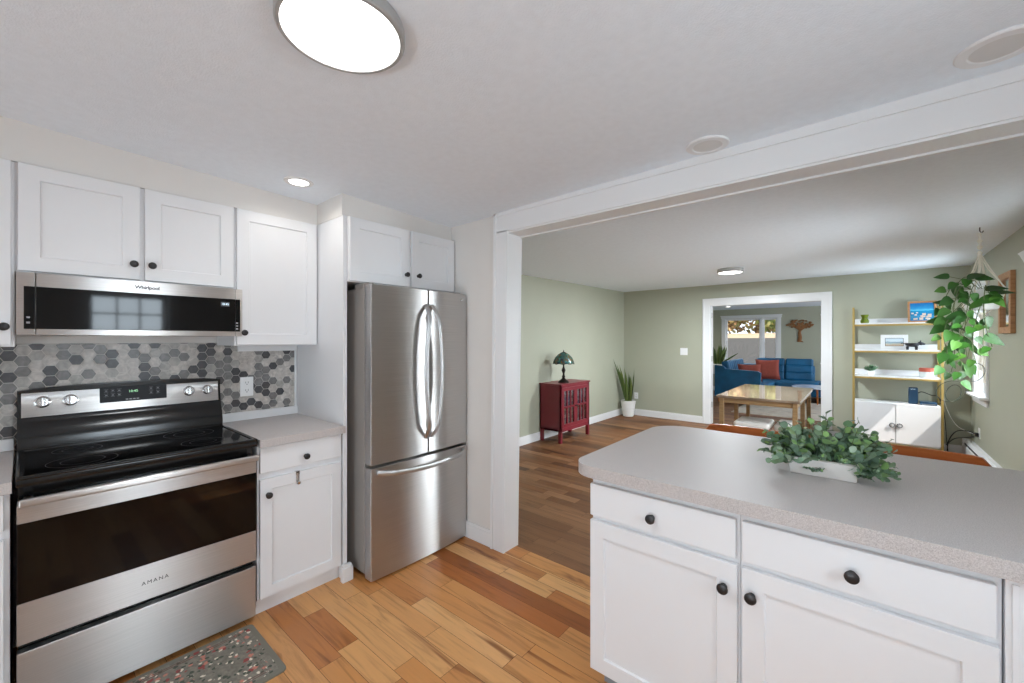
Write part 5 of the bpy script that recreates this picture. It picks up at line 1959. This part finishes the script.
for x, y in ((-2.46, 10.22), (-1.70, 10.28), (-2.46, 12.12), (-1.5, 11.4), (0.1, 11.4), (0.1, 12.1), (-0.8, 12.1)):
    zb = 0.0105 if (x, y) == (-1.70, 10.28) else 0.0
    MB().cyl((x, y, (0.14 + zb) / 2), 0.022, 0.14 - zb, r2=0.05, seg=14).build('leg', M['orange_wood'], sf)


def pillow(label, c, rz, rx, s, hgt):
    mb = MB(Matrix.Translation(c) @ Matrix.Rotation(rz, 4, 'Z') @ Matrix.Rotation(rx, 4, 'X'))
    b = bmesh.new()
    n = 12
    def P(i, j, sg):
        u, v = -1 + 2 * i / n, -1 + 2 * j / n
        t = max(0.0, (1 - u ** 4) * (1 - v ** 4)) ** 0.5
        pin = 1 - 0.06 * (1 - abs(u)) * abs(v) - 0.0
        return (u * s * (1 - 0.07 * (1 - u * u) * 0 - 0.08 * (1 - v * v) * -0) * (1 - 0.08 * (1 - v * v)), sg * 0.085 * t, v * hgt * (1 - 0.08 * (1 - u * u)))
    for sg in (-1, 1):
        g = [[b.verts.new(P(i, j, sg)) for j in range(n + 1)] for i in range(n + 1)]
        for i in range(n):
            for j in range(n):
                b.faces.new((g[i][j], g[i + 1][j], g[i + 1][j + 1], g[i][j + 1]))
    bmesh.ops.remove_doubles(b, verts=b.verts, dist=1e-5)
    bmesh.ops.recalc_face_normals(b, faces=b.faces[:])
    mb._merge(b)
    tag(mb.build('throw_pillow', M['rust'], angle=60), label, 'pillow', 'rust pillows on the blue sofa')


pillow('rust-red throw pillow lying low behind the near arm of the sofa', (-1.95, 10.74, 0.66), R(20), R(-30), 0.24, 0.22)
pillow('rust-red throw pillow standing upright in the corner of the sofa', (-1.72, 11.55, 0.70), R(15), R(-18), 0.25, 0.25)

ct = thing('coffee_table', 'round pale-topped coffee table in front of the blue chaise', 'table', (-0.72, 10.75, 0.0105))
MB().lathe([(0, 0.40), (0.40, 0.40), (0.43, 0.41), (0.43, 0.425), (0.42, 0.43), (0, 0.43)], (-0.72, 10.75, 0), 48).build('tabletop', M['bluewhite'], ct)
for i in range(3):
    a = R(90 + 120 * i)
    MB().tube([(-0.72 + 0.30 * math.cos(a), 10.75 + 0.30 * math.sin(a), 0.0165), (-0.72 + 0.2 * math.cos(a), 10.75 + 0.2 * math.sin(a), 0.402)], [0.014, 0.022], 10).build('leg', M['orange_wood'], ct)
o = MB().prism(rrect(-1.95, 8.95, 0.6, 11.24, 0.01), 0.0005, 0.010, 0.003).build('area_rug', M['living_rug'])
tag(o, 'faded beige rug on the living room floor in front of the sofa', 'rug')

# tree shaped wall art
wa = MB(FY(-1.165, YL - 0.004, 1.36))
wa.tube(curve_pts([(-0.02, 0.0, 0.012), (0.0, 0.12, 0.012), (-0.01, 0.24, 0.012), (0.03, 0.34, 0.012)], 8), [0.045 - 0.0008 * i for i in range(25)], 10, flat=(1, 0.3))
for a in ((-0.045, 0.0), (0.045, 0.0), (0.07, -0.005)):
    wa.tube([(0, 0.03, 0.012), (a[0], a[1], 0.012)], [0.022, 0.008], 8, flat=(1, 0.4))
q = random.Random(2)
for i in range(9):
    a = R(25 + 130 * i / 8)
    e_ = (0.25 * math.cos(a), 0.33 + 0.16 * math.sin(a), 0.012)
    wa.tube(curve_pts([(0.01, 0.28, 0.012), (e_[0] * 0.5, 0.35 + 0.05 * math.sin(a), 0.014), e_], 6), [0.02 - 0.0011 * k for k in range(13)], 7, flat=(1, 0.5))
for i in range(85):
    a, rr = q.uniform(0, 2 * PI), math.sqrt(q.random())
    u, v = 0.265 * rr * math.cos(a), 0.43 + 0.12 * rr * math.sin(a)
    wa.sphere((u, v, 0.014), q.uniform(0.016, 0.028), (1.2, 0.8, 0.3), 8)
tag(wa.build('wall_art', M['bronze_art']), 'brown metal tree sculpture on the living room wall', 'wall art')

# plant on a stand by the window
ps = thing('potted_plant', 'leafy plant in a white planter on legs beside the blue sofa', 'plant', (-2.76, 11.3, 0))
mb = MB()
mb.box((-2.94, 11.16, 0.56), (-2.60, 11.46, 0.80), 0.012, 3)
mb.build('planter_box', M['pot_white'], ps)
for x in (-2.92, -2.62):
    for y in (11.18, 11.44):
        MB().box((x - 0.012, y - 0.012, 0.0), (x + 0.012, y + 0.012, 0.565), 0.002).build('leg', M['black'], ps)
lf = MB()
q = random.Random(9)
for ang, lean, L, W, bd in ((170, 0.15, 0.5, 0.10, 0.0), (200, 0.3, 0.42, 0.09, 0.05), (0, 0.25, 0.5, 0.11, 0.1), (340, 0.5, 0.50, 0.10, 0.2), (20, 0.9, 0.50, 0.10, 0.25), (90, 0.2, 0.5, 0.10, 0.0), (270, 0.35, 0.4, 0.09, 0.05), (300, 0.6, 0.4, 0.09, 0.2), (60, 0.6, 0.45, 0.1, 0.2), (140, 0.5, 0.4, 0.09, 0.15), (250, 0.1, 0.44, 0.09, 0.0), (320, 0.1, 0.52, 0.09, 0.05)):
    a = R(ang)
    sword_leaf(lf.bm, Vector((-2.77 + 0.06 * math.cos(a), 11.31 + 0.05 * math.sin(a), 0.795)), Vector((math.cos(a) * lean, math.sin(a) * lean, 1)), L, W, q.uniform(0, 3), bd, q)
lf.build('foliage', M['snake'], ps)

# ------------------------------------------------------------------ outside
mb = MB()
g = [[None] * 41 for _ in range(31)]
q = random.Random(44)
for i in range(31):
    for j in range(41):
        x, y = -40 + i * 3.0, -20 + j * 2.5
        z = -0.45
        if y > 14:
            z = -0.45 + min(1.95, (y - 14) * 0.122) + min(0.45, max(0, (y - 30)) * 0.045)
        g[i][j] = mb.bm.verts.new((x, y, z + q.uniform(-0.03, 0.03)))
for i in range(30):
    for j in range(40):
        f = mb.bm.faces.new((g[i][j], g[i + 1][j], g[i + 1][j + 1], g[i][j + 1]))
        f.material_index = 1 if -20 + j * 2.5 >= 30 else 0
struct('ground', mb, [M['lawn'], M['sunlit_strip']], 'leaf-covered slope outside the living room window')


def tree(label, x, y, z, h, r, mat, seed):
    root = thing('tree', label, 'tree', (x, y, z), 'trees on the slope outside')
    q = random.Random(seed)
    mb = MB()
    mb.tube([(x, y, z - 0.2), (x + 0.1, y, z + h * 0.4), (x - 0.05, y, z + h * 0.85)], [0.22, 0.15, 0.06], 10)
    for i in range(6):
        a = q.uniform(0, 2 * PI)
        mb.tube([(x, y, z + h * q.uniform(0.25, 0.6)), (x + r * 0.7 * math.cos(a), y + r * 0.7 * math.sin(a), z + h * q.uniform(0.6, 0.9))], [0.07, 0.02], 6)
    mb.build('trunk', M['bark'], root)
    lf = MB()
    for i in range(2400):
        d = rvec(q)
        p = Vector((x, y, z + h * 0.5)) + Vector((d.x * r, d.y * r, d.z * h * 0.5)) * (q.random() ** 0.4)
        leaf_quadmesh(lf.bm, p, rvec(q), rvec(q), 0.42, 0.3, OVAL, cup=0.1)
    lf.build('foliage', mat, root)


tree('tan autumn tree on the slope, in the left pane of the living room window', -10.2, 43, 1.9, 5.5, 2.3, M['autumn'], 1)
tree('yellow-green tree on the slope, in the right pane of the living room window', -5.6, 43, 1.9, 6.0, 2.2, M['treegreen'], 2)
tree('tan autumn tree standing between and behind the two front trees on the slope', -8.4, 50, 1.9, 8.0, 3.4, M['autumn'], 3)
tree('yellow-green tree far behind at the left of the slope', -16.0, 51, 1.9, 8.0, 3.0, M['treegreen'], 4)
